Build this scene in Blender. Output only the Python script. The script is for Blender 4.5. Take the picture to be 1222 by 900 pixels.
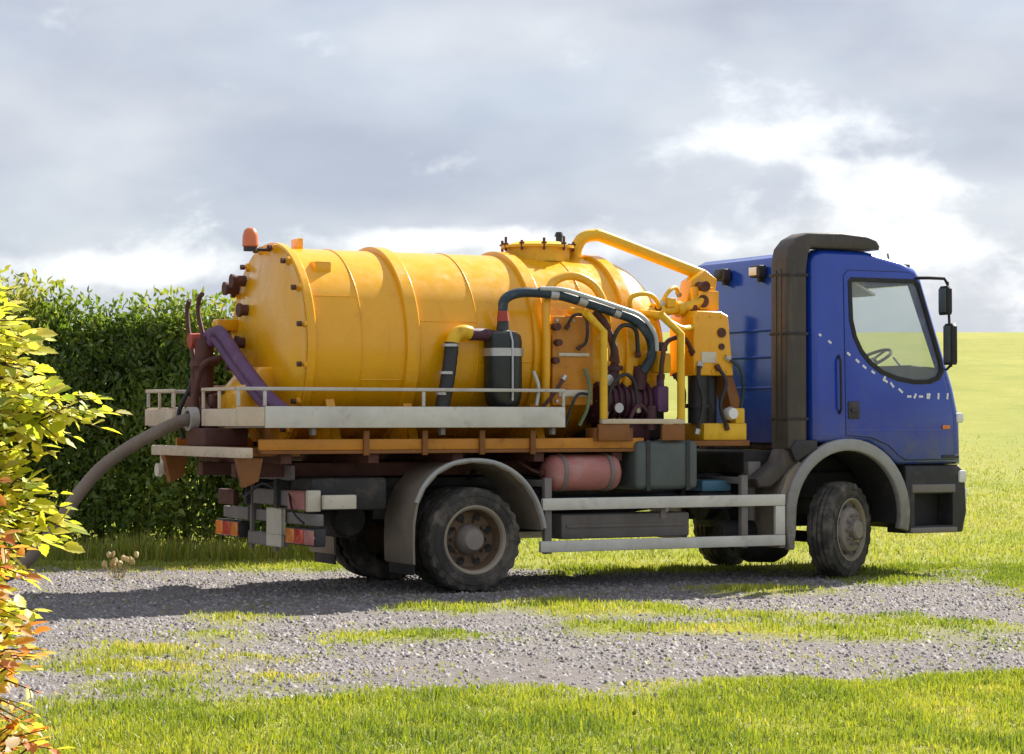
import bpy, bmesh, math, random
import numpy as np
from mathutils import Vector, Matrix, noise as mnoise
random.seed(7); rng = np.random.default_rng(11)
R = math.radians
for o in list(bpy.data.objects): bpy.data.objects.remove(o)
scene = bpy.context.scene
COL = scene.collection

# ------------------------------------------------------------------ camera
cam = bpy.data.cameras.new('camera'); camo = bpy.data.objects.new('camera', cam); COL.objects.link(camo)
cam.sensor_width = 36.0; cam.lens = 2750.0 / 1222.0 * 36.0; cam.clip_start = 0.1; cam.clip_end = 6000
camo.location = (0, 0, 1.5); camo.rotation_euler = (R(90) + math.atan(50 / 2750.0), 0, 0)
scene.camera = camo
scene.render.resolution_x = 1024; scene.render.resolution_y = 754

# ------------------------------------------------------------------ light
SUN_AZ = 27.5 + 24.0      # degrees counter-clockwise from +X: to the right and a little beyond the lorry
SUN_EL = 38.0
sl = bpy.data.lights.new('sun', 'SUN'); slo = bpy.data.objects.new('sun', sl); COL.objects.link(slo)
sl.energy = 5.0; sl.angle = R(0.6); sl.color = (1.0, 0.94, 0.84)
sd = Vector((math.cos(R(SUN_AZ)) * math.cos(R(SUN_EL)), math.sin(R(SUN_AZ)) * math.cos(R(SUN_EL)), math.sin(R(SUN_EL))))
slo.rotation_euler = sd.to_track_quat('Z', 'Y').to_euler(); slo.location = sd * 60

world = bpy.data.worlds.new('World'); scene.world = world; world.use_nodes = True
def build_world():
    nt = world.node_tree; N = nt.nodes; L = nt.links; N.clear()
    out = N.new('ShaderNodeOutputWorld'); mix = N.new('ShaderNodeMixShader')
    b1 = N.new('ShaderNodeBackground'); b2 = N.new('ShaderNodeBackground')
    sky = N.new('ShaderNodeTexSky'); sky.sky_type = 'NISHITA'; sky.sun_disc = False
    sky.sun_elevation = R(SUN_EL); sky.sun_rotation = R(90 - SUN_AZ)
    L.new(sky.outputs[0], b1.inputs[0]); b1.inputs[1].default_value = 0.07
    tc = N.new('ShaderNodeTexCoord')
    def math_(op, a, b=None, c=None, clamp=False):
        n = N.new('ShaderNodeMath'); n.operation = op; n.use_clamp = clamp
        for i, v in enumerate((a, b, c)):
            if v is None: continue
            if isinstance(v, (int, float)): n.inputs[i].default_value = v
            else: L.new(v, n.inputs[i])
        return n.outputs[0]
    def noise(scale, detail, rough, loc, sc, dist=0.0):
        m = N.new('ShaderNodeMapping'); m.inputs['Location'].default_value = loc; m.inputs['Scale'].default_value = sc
        L.new(tc.outputs['Generated'], m.inputs[0])
        n = N.new('ShaderNodeTexNoise'); n.inputs['Scale'].default_value = scale; n.inputs['Detail'].default_value = detail
        n.inputs['Roughness'].default_value = rough; n.inputs['Distortion'].default_value = dist
        L.new(m.outputs[0], n.inputs[0]); return n.outputs[0]
    # big soft banks, finer billows, wisps; stretched along the horizon
    big = noise(7.0, 3, 0.5, SKY_A, (1, 1, 2.4), 0.1)
    bil = noise(15.0, 7, 0.52, SKY_B, (1, 1, 2.0), 0.15)
    # two large cloud breaks where bright cumulus shows behind the grey sheet
    def blob(px, py, rx, rz):
        dx, dz = (px - 611) / 2750.0, (500 - py) / 2750.0
        sep = N.new('ShaderNodeSeparateXYZ'); L.new(tc.outputs['Generated'], sep.inputs[0])
        ax = math_('DIVIDE', sep.outputs[0], math_('MAXIMUM', sep.outputs[1], 0.05))
        az = math_('DIVIDE', sep.outputs[2], math_('MAXIMUM', sep.outputs[1], 0.05))
        a = math_('POWER', math_('DIVIDE', math_('SUBTRACT', ax, dx), rx / 2750.0), 2.0)
        b = math_('POWER', math_('DIVIDE', math_('SUBTRACT', az, dz), rz / 2750.0), 2.0)
        return math_('POWER', 2.718, math_('MULTIPLY', math_('ADD', a, b), -1.0))
    # grey cloud sheet with soft banks
    sheet = math_('ADD', math_('MULTIPLY', big, 0.70), math_('MULTIPLY', bil, 0.40))
    sheet = math_('ADD', sheet, math_('MULTIPLY', blob(230, 90, 260, 110), 0.07))
    sheet = math_('SUBTRACT', sheet, math_('MULTIPLY', blob(480, 205, 420, 75), 0.10))
    ramp = N.new('ShaderNodeValToRGB'); L.new(sheet, ramp.inputs[0])
    e = ramp.color_ramp.elements
    e[0].position = 0.36; e[0].color = (0.205, 0.226, 0.275, 1)
    e[1].position = 0.82; e[1].color = (0.350, 0.358, 0.378, 1)
    for p, c in ((0.50, (0.250, 0.268, 0.308, 1)), (0.63, (0.295, 0.308, 0.336, 1))): e.new(p).color = c
    # breaks in the sheet: sunlit white cumulus with billowed edges, here and there over the whole sky
    cum = noise(26.0, 8, 0.56, (1.7, 6.2, 2.9), (1, 1, 1.7), 0.2)
    brk = math_('MULTIPLY', math_('SUBTRACT', noise(5.0, 2, 0.5, (8.3, 4.4, 1.9), (1, 1, 2.6)), 0.5), 0.55)
    for px, py, rx, rz, k in ((990, 205, 150, 95, 0.46), (1140, 300, 130, 45, 0.26), (545, 282, 150, 17, 0.34), (640, 300, 240, 20, 0.22), (110, 322, 240, 22, 0.33), (260, 105, 120, 60, -0.14), (938, 215, 40, 32, -0.26), (1190, 150, 90, 60, -0.12)):
        brk = math_('ADD', brk, math_('MULTIPLY', blob(px, py, rx, rz), k))
    wv = math_('ADD', cum, brk)
    mr = N.new('ShaderNodeMapRange'); mr.interpolation_type = 'SMOOTHSTEP'; L.new(wv, mr.inputs[0]); mr.inputs[1].default_value = 0.59; mr.inputs[2].default_value = 0.92
    wr = N.new('ShaderNodeMix'); wr.data_type = 'RGBA'; L.new(mr.outputs[0], wr.inputs[0]); L.new(ramp.outputs[0], wr.inputs[6]); wr.inputs[7].default_value = (0.45, 0.46, 0.475, 1)
    L.new(wr.outputs[2], b2.inputs[0]); b2.inputs[1].default_value = 1.0
    cover = math_('MULTIPLY_ADD', noise(9.0, 4, 0.5, (3, 1, 7), (1, 1, 2.0)), 0.4, 0.72, clamp=True)
    L.new(cover, mix.inputs[0]); L.new(b1.outputs[0], mix.inputs[1]); L.new(b2.outputs[0], mix.inputs[2])
    L.new(mix.outputs[0], out.inputs[0])
SKY_A = (2.3, 0.4, 1.1); SKY_B = (5.1, 2.2, 0.3)
build_world()
vs = scene.view_settings; vs.view_transform = 'Standard'; vs.look = 'None'; vs.exposure = 1.25; vs.gamma = 1.0; vs.use_curve_mapping = False
scene.render.engine = 'CYCLES'
scene.cycles.max_bounces = 6; scene.cycles.transparent_max_bounces = 12

# ------------------------------------------------------------------ materials
MAT = {}
def mat(name, col, rough=0.5, metal=0.0, dirt=None, dirt_amt=0.0, dirt_scale=4.0, var=0.08, bump=0.0, bump_scale=60.0,
        coat=0.0, streak=False, low=None, spec=0.5):
    """painted / rubber / metal surface: colour variation, dirt of its own shape, fine relief"""
    m = bpy.data.materials.new(name); m.use_nodes = True; MAT[name] = m
    N = m.node_tree.nodes; L = m.node_tree.links; p = N['Principled BSDF']
    p.inputs['Roughness'].default_value = rough; p.inputs['Metallic'].default_value = metal
    p.inputs['Specular IOR Level'].default_value = spec
    if coat: p.inputs['Coat Weight'].default_value = coat; p.inputs['Coat Roughness'].default_value = 0.12
    tc = N.new('ShaderNodeTexCoord')
    def nz(scale, det=5, rough_=0.6, st=(1, 1, 1)):
        mp = N.new('ShaderNodeMapping'); mp.inputs['Scale'].default_value = st; L.new(tc.outputs['Object'], mp.inputs[0])
        n = N.new('ShaderNodeTexNoise'); n.inputs['Scale'].default_value = scale; n.inputs['Detail'].default_value = det
        n.inputs['Roughness'].default_value = rough_; L.new(mp.outputs[0], n.inputs[0]); return n.outputs[0]
    def mixc(f, a, b):
        x = N.new('ShaderNodeMix'); x.data_type = 'RGBA'
        if isinstance(f, float): x.inputs[0].default_value = f
        else: L.new(f, x.inputs[0])
        for i, v in ((6, a), (7, b)):
            if isinstance(v, tuple): x.inputs[i].default_value = (*v[:3], 1)
            else: L.new(v, x.inputs[i])
        return x.outputs[2]
    def rng_(v, a, b, c=0.0, d=1.0):
        r = N.new('ShaderNodeMapRange'); L.new(v, r.inputs[0])
        for i, q in enumerate((a, b, c, d)): r.inputs[i + 1].default_value = q
        return r.outputs[0]
    c0 = tuple(max(0, x * (1 - var * 1.6)) for x in col); c1 = tuple(x * (1 + var) for x in col)
    c = mixc(rng_(nz(3.1, 6), 0.3, 0.7), c0, c1)
    rg = rng_(nz(9.0, 5), 0.3, 0.7, max(0.02, rough - 0.08), min(1, rough + 0.12))
    if dirt:
        f = rng_(nz(dirt_scale, 9, 0.68, (2.4, 2.4, 0.3) if streak else (1, 1, 1)), 0.62 - 0.25 * dirt_amt, 0.80 - 0.2 * dirt_amt, 0.0, min(1.0, 0.35 + dirt_amt))
        c = mixc(f, c, dirt)
        rr = N.new('ShaderNodeMix'); L.new(f, rr.inputs[0]); L.new(rg, rr.inputs[2]); rr.inputs[3].default_value = 0.9; rg = rr.outputs[0]
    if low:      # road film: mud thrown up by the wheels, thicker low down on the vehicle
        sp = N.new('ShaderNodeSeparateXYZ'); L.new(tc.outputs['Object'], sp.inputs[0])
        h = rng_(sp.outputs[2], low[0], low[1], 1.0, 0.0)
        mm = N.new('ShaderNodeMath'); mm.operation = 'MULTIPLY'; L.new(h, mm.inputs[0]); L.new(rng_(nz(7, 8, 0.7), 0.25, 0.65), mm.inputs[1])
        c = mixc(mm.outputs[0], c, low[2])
    L.new(c, p.inputs['Base Color']); L.new(rg, p.inputs['Roughness'])
    if bump:
        b = N.new('ShaderNodeBump'); b.inputs['Strength'].default_value = bump; b.inputs['Distance'].default_value = 0.02
        L.new(nz(bump_scale, 4), b.inputs['Height']); L.new(b.outputs[0], p.inputs['Normal'])
    return m
MUD = (0.16, 0.12, 0.085); DUST = (0.25, 0.215, 0.17); RUST = (0.16, 0.055, 0.02)
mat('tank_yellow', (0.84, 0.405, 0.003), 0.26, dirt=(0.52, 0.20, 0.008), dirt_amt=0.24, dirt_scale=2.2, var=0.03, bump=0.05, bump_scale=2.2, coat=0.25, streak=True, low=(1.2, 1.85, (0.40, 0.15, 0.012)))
mat('frame_yellow', (0.78, 0.46, 0.015), 0.45, dirt=RUST, dirt_amt=0.15, dirt_scale=9, var=0.1, bump=0.05)
mat('panel_orange', (0.55, 0.22, 0.015), 0.5, dirt=RUST, dirt_amt=0.25, dirt_scale=7, var=0.12, bump=0.06)
mat('deck_orange', (0.24, 0.09, 0.018), 0.6, dirt=RUST, dirt_amt=0.35, dirt_scale=6, var=0.12, bump=0.1)
mat('cab_blue', (0.010, 0.054, 0.42), 0.16, dirt=(0.04, 0.07, 0.26), dirt_amt=0.12, dirt_scale=3.0, var=0.05, coat=0.5, low=(1.0, 1.75, (0.09, 0.10, 0.17)))
mat('dark_plastic', (0.03, 0.03, 0.033), 0.55, dirt=MUD, dirt_amt=0.25, dirt_scale=5, var=0.1, bump=0.1)
mat('black_rubber', (0.018, 0.018, 0.02), 0.65, var=0.1)
mat('intake_plastic', (0.062, 0.052, 0.045), 0.55, dirt=MUD, dirt_amt=0.35, dirt_scale=4, var=0.12, bump=0.08, streak=True)
mat('chassis_black', (0.025, 0.024, 0.025), 0.65, dirt=MUD, dirt_amt=0.3, dirt_scale=5, var=0.15, bump=0.15)
mat('galvanised', (0.52, 0.50, 0.46), 0.5, 0.25, dirt=(0.22, 0.19, 0.14), dirt_amt=0.25, dirt_scale=7, var=0.1, bump=0.05)
mat('pale_alloy', (0.62, 0.60, 0.54), 0.5, 0.15, dirt=(0.26, 0.22, 0.16), dirt_amt=0.25, dirt_scale=6, var=0.1, bump=0.05)
mat('cream_paint', (0.60, 0.49, 0.36), 0.55, dirt=(0.28, 0.15, 0.06), dirt_amt=0.3, dirt_scale=8, var=0.12, bump=0.08)
mat('grey_plate', (0.20, 0.18, 0.17), 0.6, dirt=MUD, dirt_amt=0.35, dirt_scale=6, var=0.12)
mat('mudguard', (0.24, 0.20, 0.155), 0.62, dirt=(0.34, 0.265, 0.18), dirt_amt=0.45, dirt_scale=3.5, var=0.15, bump=0.1)
mat('mudguard_lip', (0.36, 0.36, 0.35), 0.5, dirt=MUD, dirt_amt=0.2, dirt_scale=8, var=0.1)
mat('arch_grey', (0.31, 0.31, 0.30), 0.45, dirt=MUD, dirt_amt=0.25, dirt_scale=5, var=0.1, low=(0.5, 1.1, (0.17, 0.14, 0.11)))
mat('tyre', (0.040, 0.037, 0.034), 0.8, dirt=(0.17, 0.145, 0.115), dirt_amt=0.6, dirt_scale=5, var=0.15, bump=0.25, bump_scale=45)
mat('rim', (0.135, 0.085, 0.05), 0.6, dirt=(0.055, 0.035, 0.025), dirt_amt=0.3, dirt_scale=9, var=0.15, bump=0.1)
mat('rim_edge', (0.30, 0.25, 0.19), 0.55, dirt=MUD, dirt_amt=0.3, dirt_scale=9, var=0.12)
mat('hub_grey', (0.24, 0.21, 0.19), 0.5, 0.2, dirt=RUST, dirt_amt=0.3, dirt_scale=12, var=0.12)
mat('faded_red', (0.44, 0.17, 0.15), 0.5, dirt=(0.46, 0.33, 0.30), dirt_amt=0.4, dirt_scale=6, var=0.12)
mat('lamp_red', (0.55, 0.045, 0.025), 0.3, dirt=(0.55, 0.12, 0.06), dirt_amt=0.3, dirt_scale=20, var=0.1, coat=0.3)
mat('lamp_amber', (0.75, 0.22, 0.03), 0.3, dirt=(0.6, 0.3, 0.15), dirt_amt=0.2, dirt_scale=20, var=0.1, coat=0.3)
mat('lamp_white', (0.80, 0.80, 0.78), 0.2, var=0.05, coat=0.5)
mat('beacon_red', (0.72, 0.17, 0.04), 0.3, dirt=(0.7, 0.25, 0.15), dirt_amt=0.2, dirt_scale=20, coat=0.4)
mat('rust_brown', (0.10, 0.035, 0.025), 0.7, dirt=(0.03, 0.015, 0.012), dirt_amt=0.35, dirt_scale=9, var=0.2, bump=0.2)
mat('pump_maroon', (0.075, 0.02, 0.035), 0.55, dirt=(0.03, 0.02, 0.02), dirt_amt=0.3, dirt_scale=9, var=0.2)
mat('cap_red', (0.38, 0.05, 0.03), 0.5, dirt=RUST, dirt_amt=0.2, var=0.1)
mat('hose_purple', (0.115, 0.045, 0.125), 0.6, dirt=(0.20, 0.12, 0.16), dirt_amt=0.3, dirt_scale=7, var=0.12)
mat('hose_blue', (0.018, 0.04, 0.06), 0.4, dirt=(0.20, 0.24, 0.25), dirt_amt=0.25, dirt_scale=8, var=0.15)
mat('hose_pale', (0.50, 0.53, 0.54), 0.4, var=0.1)
mat('hose_black', (0.022, 0.022, 0.026), 0.5, dirt=DUST, dirt_amt=0.15, var=0.1)
mat('hose_grey', (0.20, 0.155, 0.115), 0.7, dirt=(0.27, 0.22, 0.17), dirt_amt=0.4, dirt_scale=7, var=0.15, bump=0.1)
mat('green_pot', (0.017, 0.022, 0.021), 0.35, dirt=(0.15, 0.13, 0.10), dirt_amt=0.2, var=0.1)
mat('steel', (0.50, 0.50, 0.49), 0.35, 0.7, var=0.1)
mat('fuel_tank', (0.085, 0.105, 0.10), 0.5, dirt=MUD, dirt_amt=0.25, dirt_scale=5, var=0.12)
mat('blue_box', (0.06, 0.17, 0.26), 0.5, dirt=DUST, dirt_amt=0.2, var=0.1)
mat('mark_white', (0.75, 0.76, 0.80), 0.4, var=0.03)
mat('interior', (0.02, 0.021, 0.024), 0.8, var=0.1)
mat('seat_cloth', (0.045, 0.045, 0.05), 0.9, var=0.2)
mat('valve_green', (0.13, 0.20, 0.11), 0.5, var=0.1)
mat('label_cream', (0.62, 0.57, 0.46), 0.5, dirt=MUD, dirt_amt=0.2, dirt_scale=12)
mat('bark', (0.07, 0.05, 0.035), 0.9, dirt=(0.13, 0.11, 0.08), dirt_amt=0.4, dirt_scale=12, bump=0.5, bump_scale=40)

def glass_mat():
    m = bpy.data.materials.new('window_glass'); m.use_nodes = True; MAT['glass'] = m
    N = m.node_tree.nodes; L = m.node_tree.links; N.clear()
    out = N.new('ShaderNodeOutputMaterial'); mx = N.new('ShaderNodeMixShader'); md = N.new('ShaderNodeMixShader'); df = N.new('ShaderNodeBsdfDiffuse'); df.inputs[0].default_value = (0.75, 0.78, 0.76, 1); md.inputs[0].default_value = 0.11; t = N.new('ShaderNodeBsdfTransparent'); g = N.new('ShaderNodeBsdfGlossy')  # pale diffuse haze mixed into the pane in place of a whitish reflection
    t.inputs[0].default_value = (0.95, 0.975, 0.965, 1); g.inputs['Roughness'].default_value = 0.03
    fr = N.new('ShaderNodeFresnel'); fr.inputs[0].default_value = 1.5
    ge = N.new('ShaderNodeNewGeometry'); q = N.new('ShaderNodeMath'); q.operation = 'MULTIPLY_ADD'; L.new(ge.outputs['Backfacing'], q.inputs[0]); q.inputs[1].default_value = -1.0; q.inputs[2].default_value = 1.0
    w = N.new('ShaderNodeMath'); w.operation = 'MULTIPLY'; L.new(fr.outputs[0], w.inputs[0]); L.new(q.outputs[0], w.inputs[1])
    L.new(w.outputs[0], mx.inputs[0]); L.new(t.outputs[0], md.inputs[1]); L.new(df.outputs[0], md.inputs[2]); L.new(md.outputs[0], mx.inputs[1]); L.new(g.outputs[0], mx.inputs[2]); L.new(mx.outputs[0], out.inputs[0])
glass_mat()

def leaf_mat(name, stops, trans=0.5, rough=0.55, attr='tint', objrand=False, gloss=0.06):
    m = bpy.data.materials.new(name); m.use_nodes = True; MAT[name] = m
    N = m.node_tree.nodes; L = m.node_tree.links; N.clear()
    out = N.new('ShaderNodeOutputMaterial'); mx = N.new('ShaderNodeMixShader'); mg = N.new('ShaderNodeMixShader')
    d = N.new('ShaderNodeBsdfDiffuse'); t = N.new('ShaderNodeBsdfTranslucent'); g = N.new('ShaderNodeBsdfGlossy'); g.inputs['Roughness'].default_value = rough
    if objrand:
        oi = N.new('ShaderNodeObjectInfo'); v = oi.outputs['Random']
    else:
        a = N.new('ShaderNodeAttribute'); a.attribute_name = attr; v = a.outputs['Fac']
    r = N.new('ShaderNodeValToRGB'); L.new(v, r.inputs[0])
    e = r.color_ramp.elements
    e[0].position, e[0].color = stops[0][0], (*stops[0][1], 1); e[1].position, e[1].color = stops[-1][0], (*stops[-1][1], 1)
    for p, c in stops[1:-1]: e.new(p).color = (*c, 1)
    ml = N.new('ShaderNodeMix'); ml.data_type = 'RGBA'; ml.blend_type = 'MULTIPLY'; ml.inputs[0].default_value = 1.0
    L.new(r.outputs[0], ml.inputs[6]); ml.inputs[7].default_value = (1.15, 1.1, 0.7, 1)
    L.new(r.outputs[0], d.inputs[0]); L.new(ml.outputs[2], t.inputs[0])
    mx.inputs[0].default_value = trans; L.new(d.outputs[0], mx.inputs[1]); L.new(t.outputs[0], mx.inputs[2])
    mg.inputs[0].default_value = gloss; L.new(mx.outputs[0], mg.inputs[1]); L.new(g.outputs[0], mg.inputs[2]); L.new(mg.outputs[0], out.inputs[0])
leaf_mat('grass_blade', [(0.0, (0.13, 0.195, 0.016)), (0.35, (0.25, 0.305, 0.024)), (0.7, (0.345, 0.37, 0.033)), (0.88, (0.42, 0.39, 0.07)), (1.0, (0.50, 0.42, 0.17))], 0.5)
leaf_mat('field_grass', [(0.0, (0.215, 0.275, 0.035)), (0.4, (0.275, 0.32, 0.047)), (0.75, (0.33, 0.35, 0.065)), (1.0, (0.39, 0.37, 0.11))], 0.5)
YL = [(0.0, (0.24, 0.34, 0.03)), (0.3, (0.44, 0.50, 0.05)), (0.62, (0.60, 0.60, 0.07)), (0.85, (0.70, 0.63, 0.13)), (1.0, (0.70, 0.66, 0.36))]
OL = [(0.0, (0.55, 0.17, 0.04)), (0.22, (0.64, 0.28, 0.08)), (0.45, (0.70, 0.44, 0.10)), (0.7, (0.68, 0.58, 0.08)), (0.9, (0.52, 0.55, 0.06)), (1.0, (0.72, 0.55, 0.38))]
leaf_mat('bush_leaf', YL, 0.6); leaf_mat('bush_leaf_single', YL, 0.6, objrand=True)
leaf_mat('orange_leaf', OL, 0.6); leaf_mat('orange_leaf_single', OL, 0.6, objrand=True)
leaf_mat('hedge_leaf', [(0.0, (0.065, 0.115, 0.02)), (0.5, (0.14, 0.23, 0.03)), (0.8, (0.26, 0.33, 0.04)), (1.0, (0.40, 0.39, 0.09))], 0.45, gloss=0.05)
leaf_mat('dry_stalk', [(0.0, (0.40, 0.30, 0.13)), (1.0, (0.62, 0.52, 0.28))], 0.3)

# ------------------------------------------------------------------ object helpers
def tag(o, label=None, cat=None, group=None, kind=None):
    if label: o['label'] = label
    if cat: o['category'] = cat
    if group: o['group'] = group
    if kind: o['kind'] = kind
    return o
def empty(name, loc=(0, 0, 0), rz=0.0, label=None, cat=None):
    o = bpy.data.objects.new(name, None); COL.objects.link(o); o.location = loc; o.rotation_euler = (0, 0, rz)
    o.empty_display_size = 0.2
    return tag(o, label, cat)
def link(name, me, parent=None, label=None):
    o = bpy.data.objects.new(name, me); COL.objects.link(o)
    if parent: o.parent = parent
    if label: o['label'] = label
    return o
def frame(d):
    d = Vector(d).normalized(); up = Vector((0, 0, 1)) if abs(d.z) < 0.95 else Vector((1, 0, 0))
    a = d.cross(up).normalized(); return d, a, d.cross(a).normalized()
def catmull(pts, n=6):
    P = [Vector(p) for p in pts]; P = [P[0] * 2 - P[1]] + P + [P[-1] * 2 - P[-2]]; out = []
    for i in range(1, len(P) - 2):
        a, b, c, d = P[i - 1:i + 3]
        for k in range(n):
            t = k / n
            out.append(0.5 * ((2 * b) + (c - a) * t + (2 * a - 5 * b + 4 * c - d) * t * t + (3 * b - a - 3 * c + d) * t ** 3))
    out.append(P[-2]); return out
class MB:
    """collects shapes into one mesh"""
    def __init__(s): s.bm = bmesh.new()
    def box(s, x0, x1, y0, y1, z0, z1, bev=0.006, seg=2):
        b = bmesh.new()
        r = bmesh.ops.create_cube(b, size=1.0)
        for v in b.verts: v.co = Vector(((x0 + x1) / 2 + v.co.x * (x1 - x0), (y0 + y1) / 2 + v.co.y * (y1 - y0), (z0 + z1) / 2 + v.co.z * (z1 - z0)))
        bev = min(bev, 0.45 * min(abs(x1 - x0), abs(y1 - y0), abs(z1 - z0)))
        if bev > 0: bmesh.ops.bevel(b, geom=b.edges[:], offset=bev, segments=seg, affect='EDGES', profile=0.5)
        s.merge(b); return s
    def merge(s, b, mtx=None):
        if mtx is not None: bmesh.ops.transform(b, matrix=mtx, verts=b.verts)
        m = bpy.data.meshes.new('t'); b.to_mesh(m); b.free(); s.bm.from_mesh(m); bpy.data.meshes.remove(m); return s
    def prism(s, poly, axis, a, b_, bev=0.0, seg=3):
        b = bmesh.new()
        def P(u, v, w): return {'x': (w, u, v), 'y': (u, w, v), 'z': (u, v, w)}[axis]
        A = [b.verts.new(P(u, v, a)) for u, v in poly]; B = [b.verts.new(P(u, v, b_)) for u, v in poly]
        b.faces.new(A); b.faces.new(B[::-1]); n = len(poly)
        for i in range(n): b.faces.new((A[i], B[i], B[(i + 1) % n], A[(i + 1) % n]))
        bmesh.ops.recalc_face_normals(b, faces=b.faces[:])
        if bev:
            cap = [e for e in b.edges if len({v in A for v in e.verts}) == 1]
            bmesh.ops.bevel(b, geom=cap, offset=bev, segments=seg, affect='EDGES', profile=0.5)
        s.merge(b); return s
    def tube(s, pts, r, seg=12, smooth=0, cap=True, rib=0.0):
        P = catmull(pts, smooth) if smooth else [Vector(p) for p in pts]
        n = len(P); rr = r if isinstance(r, (list, tuple)) else None
        rings = []; prev = None
        for i, p in enumerate(P):
            t = (P[min(i + 1, n - 1)] - P[max(i - 1, 0)]).normalized()
            if prev is None: _, a, _b = frame(t)
            else: a = (prev - t * prev.dot(t)).normalized()
            prev = a; bb = t.cross(a)
            if rr: q = i / (n - 1) * (len(rr) - 1); k = min(int(q), len(rr) - 2); ra = rr[k] + (rr[k + 1] - rr[k]) * (q - k)
            else: ra = r
            if rib and i % 2: ra *= 1 - rib
            rings.append([s.bm.verts.new(p + a * (ra * math.cos(2 * math.pi * k / seg)) + bb * (ra * math.sin(2 * math.pi * k / seg))) for k in range(seg)])
        for i in range(n - 1):
            for k in range(seg):
                s.bm.faces.new((rings[i][k], rings[i][(k + 1) % seg], rings[i + 1][(k + 1) % seg], rings[i + 1][k]))
        if cap: s.bm.faces.new(rings[0][::-1]); s.bm.faces.new(rings[-1])
        return s
    def cyl(s, p0, p1, r0, r1=None, seg=20, cap=True): return s.tube([p0, p1], [r0, r0 if r1 is None else r1], seg, cap=cap)
    def lathe(s, prof, o, axis, seg=48, closed=False, fn=None):
        """prof: (along axis, radius)"""
        d, a, b = frame(axis); o = Vector(o); rings = []
        for (t, r) in prof:
            if r < 1e-5: rings.append([s.bm.verts.new(o + d * t)]); continue
            ring = []
            for k in range(seg):
                an = 2 * math.pi * k / seg; r2 = fn(t, r, k) if fn else r
                ring.append(s.bm.verts.new(o + d * t + a * (r2 * math.cos(an)) + b * (r2 * math.sin(an))))
            rings.append(ring)
        m = len(rings)
        for i in range(m if closed else m - 1):
            A, B = rings[i], rings[(i + 1) % m]
            for k in range(seg):
                q = [A[k % len(A)], A[(k + 1) % len(A)], B[(k + 1) % len(B)], B[k % len(B)]]
                q = list(dict.fromkeys(q))
                if len(q) > 2: s.bm.faces.new(q)
        return s
    def torus(s, o, axis, Rr, r, seg=40, m=8):
        return s.lathe([(r * math.sin(2 * math.pi * i / m), Rr + r * math.cos(2 * math.pi * i / m)) for i in range(m)], o, axis, seg, closed=True)
    def mesh(s, name, m, angle=35, tf=None):
        bmesh.ops.recalc_face_normals(s.bm, faces=s.bm.faces[:])
        if tf:
            for v in s.bm.verts: v.co = tf(v.co)
        me = bpy.data.meshes.new(name); s.bm.to_mesh(me); s.bm.free()
        for p in me.polygons: p.use_smooth = True
        me.set_sharp_from_angle(angle=R(angle))
        me.materials.append(MAT[m]); return me
    def build(s, name, m, parent=None, label=None, angle=35, tf=None): return link(name, s.mesh(name, m, angle, tf), parent, label)
def boolean(mb_a, cutters):
    """solid minus solids, returns a mesh builder"""
    def ob(mb):
        bmesh.ops.recalc_face_normals(mb.bm, faces=mb.bm.faces[:])
        me = bpy.data.meshes.new('b'); mb.bm.to_mesh(me); mb.bm.free(); o = bpy.data.objects.new('b', me); COL.objects.link(o); return o
    A = ob(mb_a); tmp = [A]
    for c in cutters:
        o = ob(c); tmp.append(o); md = A.modifiers.new('b', 'BOOLEAN'); md.operation = 'DIFFERENCE'; md.object = o; md.solver = 'EXACT'
    dg = bpy.context.evaluated_depsgraph_get(); me = bpy.data.meshes.new_from_object(A.evaluated_get(dg))
    r = MB(); r.bm.from_mesh(me); bpy.data.meshes.remove(me)
    for o in tmp: m = o.data; bpy.data.objects.remove(o); bpy.data.meshes.remove(m)
    return r
def fast_mesh(name, V, faces_flat, sizes, m, tint=None, smooth=False):
    me = bpy.data.meshes.new(name); V = np.asarray(V, np.float32).reshape(-1, 3)
    me.vertices.add(len(V)); me.vertices.foreach_set('co', V.ravel())
    ff = np.asarray(faces_flat, np.int32).ravel(); sz = np.asarray(sizes, np.int32)
    me.loops.add(len(ff)); me.loops.foreach_set('vertex_index', ff)
    st = np.concatenate(([0], np.cumsum(sz)[:-1])).astype(np.int32)
    me.polygons.add(len(sz)); me.polygons.foreach_set('loop_start', st)
    try: me.polygons.foreach_set('loop_total', sz)
    except Exception: pass
    if smooth: me.polygons.foreach_set('use_smooth', np.ones(len(sz), bool))
    if tint is not None:
        a = me.attributes.new('tint', 'FLOAT', 'POINT'); a.data.foreach_set('value', np.asarray(tint, np.float32))
    me.update(calc_edges=True); me.materials.append(MAT[m]); return me

# ------------------------------------------------------------------ terrain
def sstep(a, b, x): t = np.clip((x - a) / (b - a), 0, 1); return t * t * (3 - 2 * t)
def vnoise(x, y, s, seed=0):
    """smooth value noise, numpy"""
    x = np.asarray(x, float) * s + seed * 17.3; y = np.asarray(y, float) * s + seed * 9.1
    xi = np.floor(x).astype(np.int64); yi = np.floor(y).astype(np.int64); fx = x - xi; fy = y - yi
    fx = fx * fx * (3 - 2 * fx); fy = fy * fy * (3 - 2 * fy)
    def h(a, b):
        n = (a * 374761393 + b * 668265263 + seed * 1442695) & 0x7fffffff
        n = ((n ^ (n >> 13)) * 1274126177) & 0x7fffffff
        return ((n ^ (n >> 16)) & 0xffff) / 65535.0
    return (h(xi, yi) * (1 - fx) + h(xi + 1, yi) * fx) * (1 - fy) + (h(xi, yi + 1) * (1 - fx) + h(xi + 1, yi + 1) * fx) * fy
def fbm(x, y, s, seed=0, o=4): return sum(vnoise(x, y, s * 2 ** i, seed + i) * 0.5 ** i for i in range(o)) / sum(0.5 ** i for i in range(o))
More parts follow.
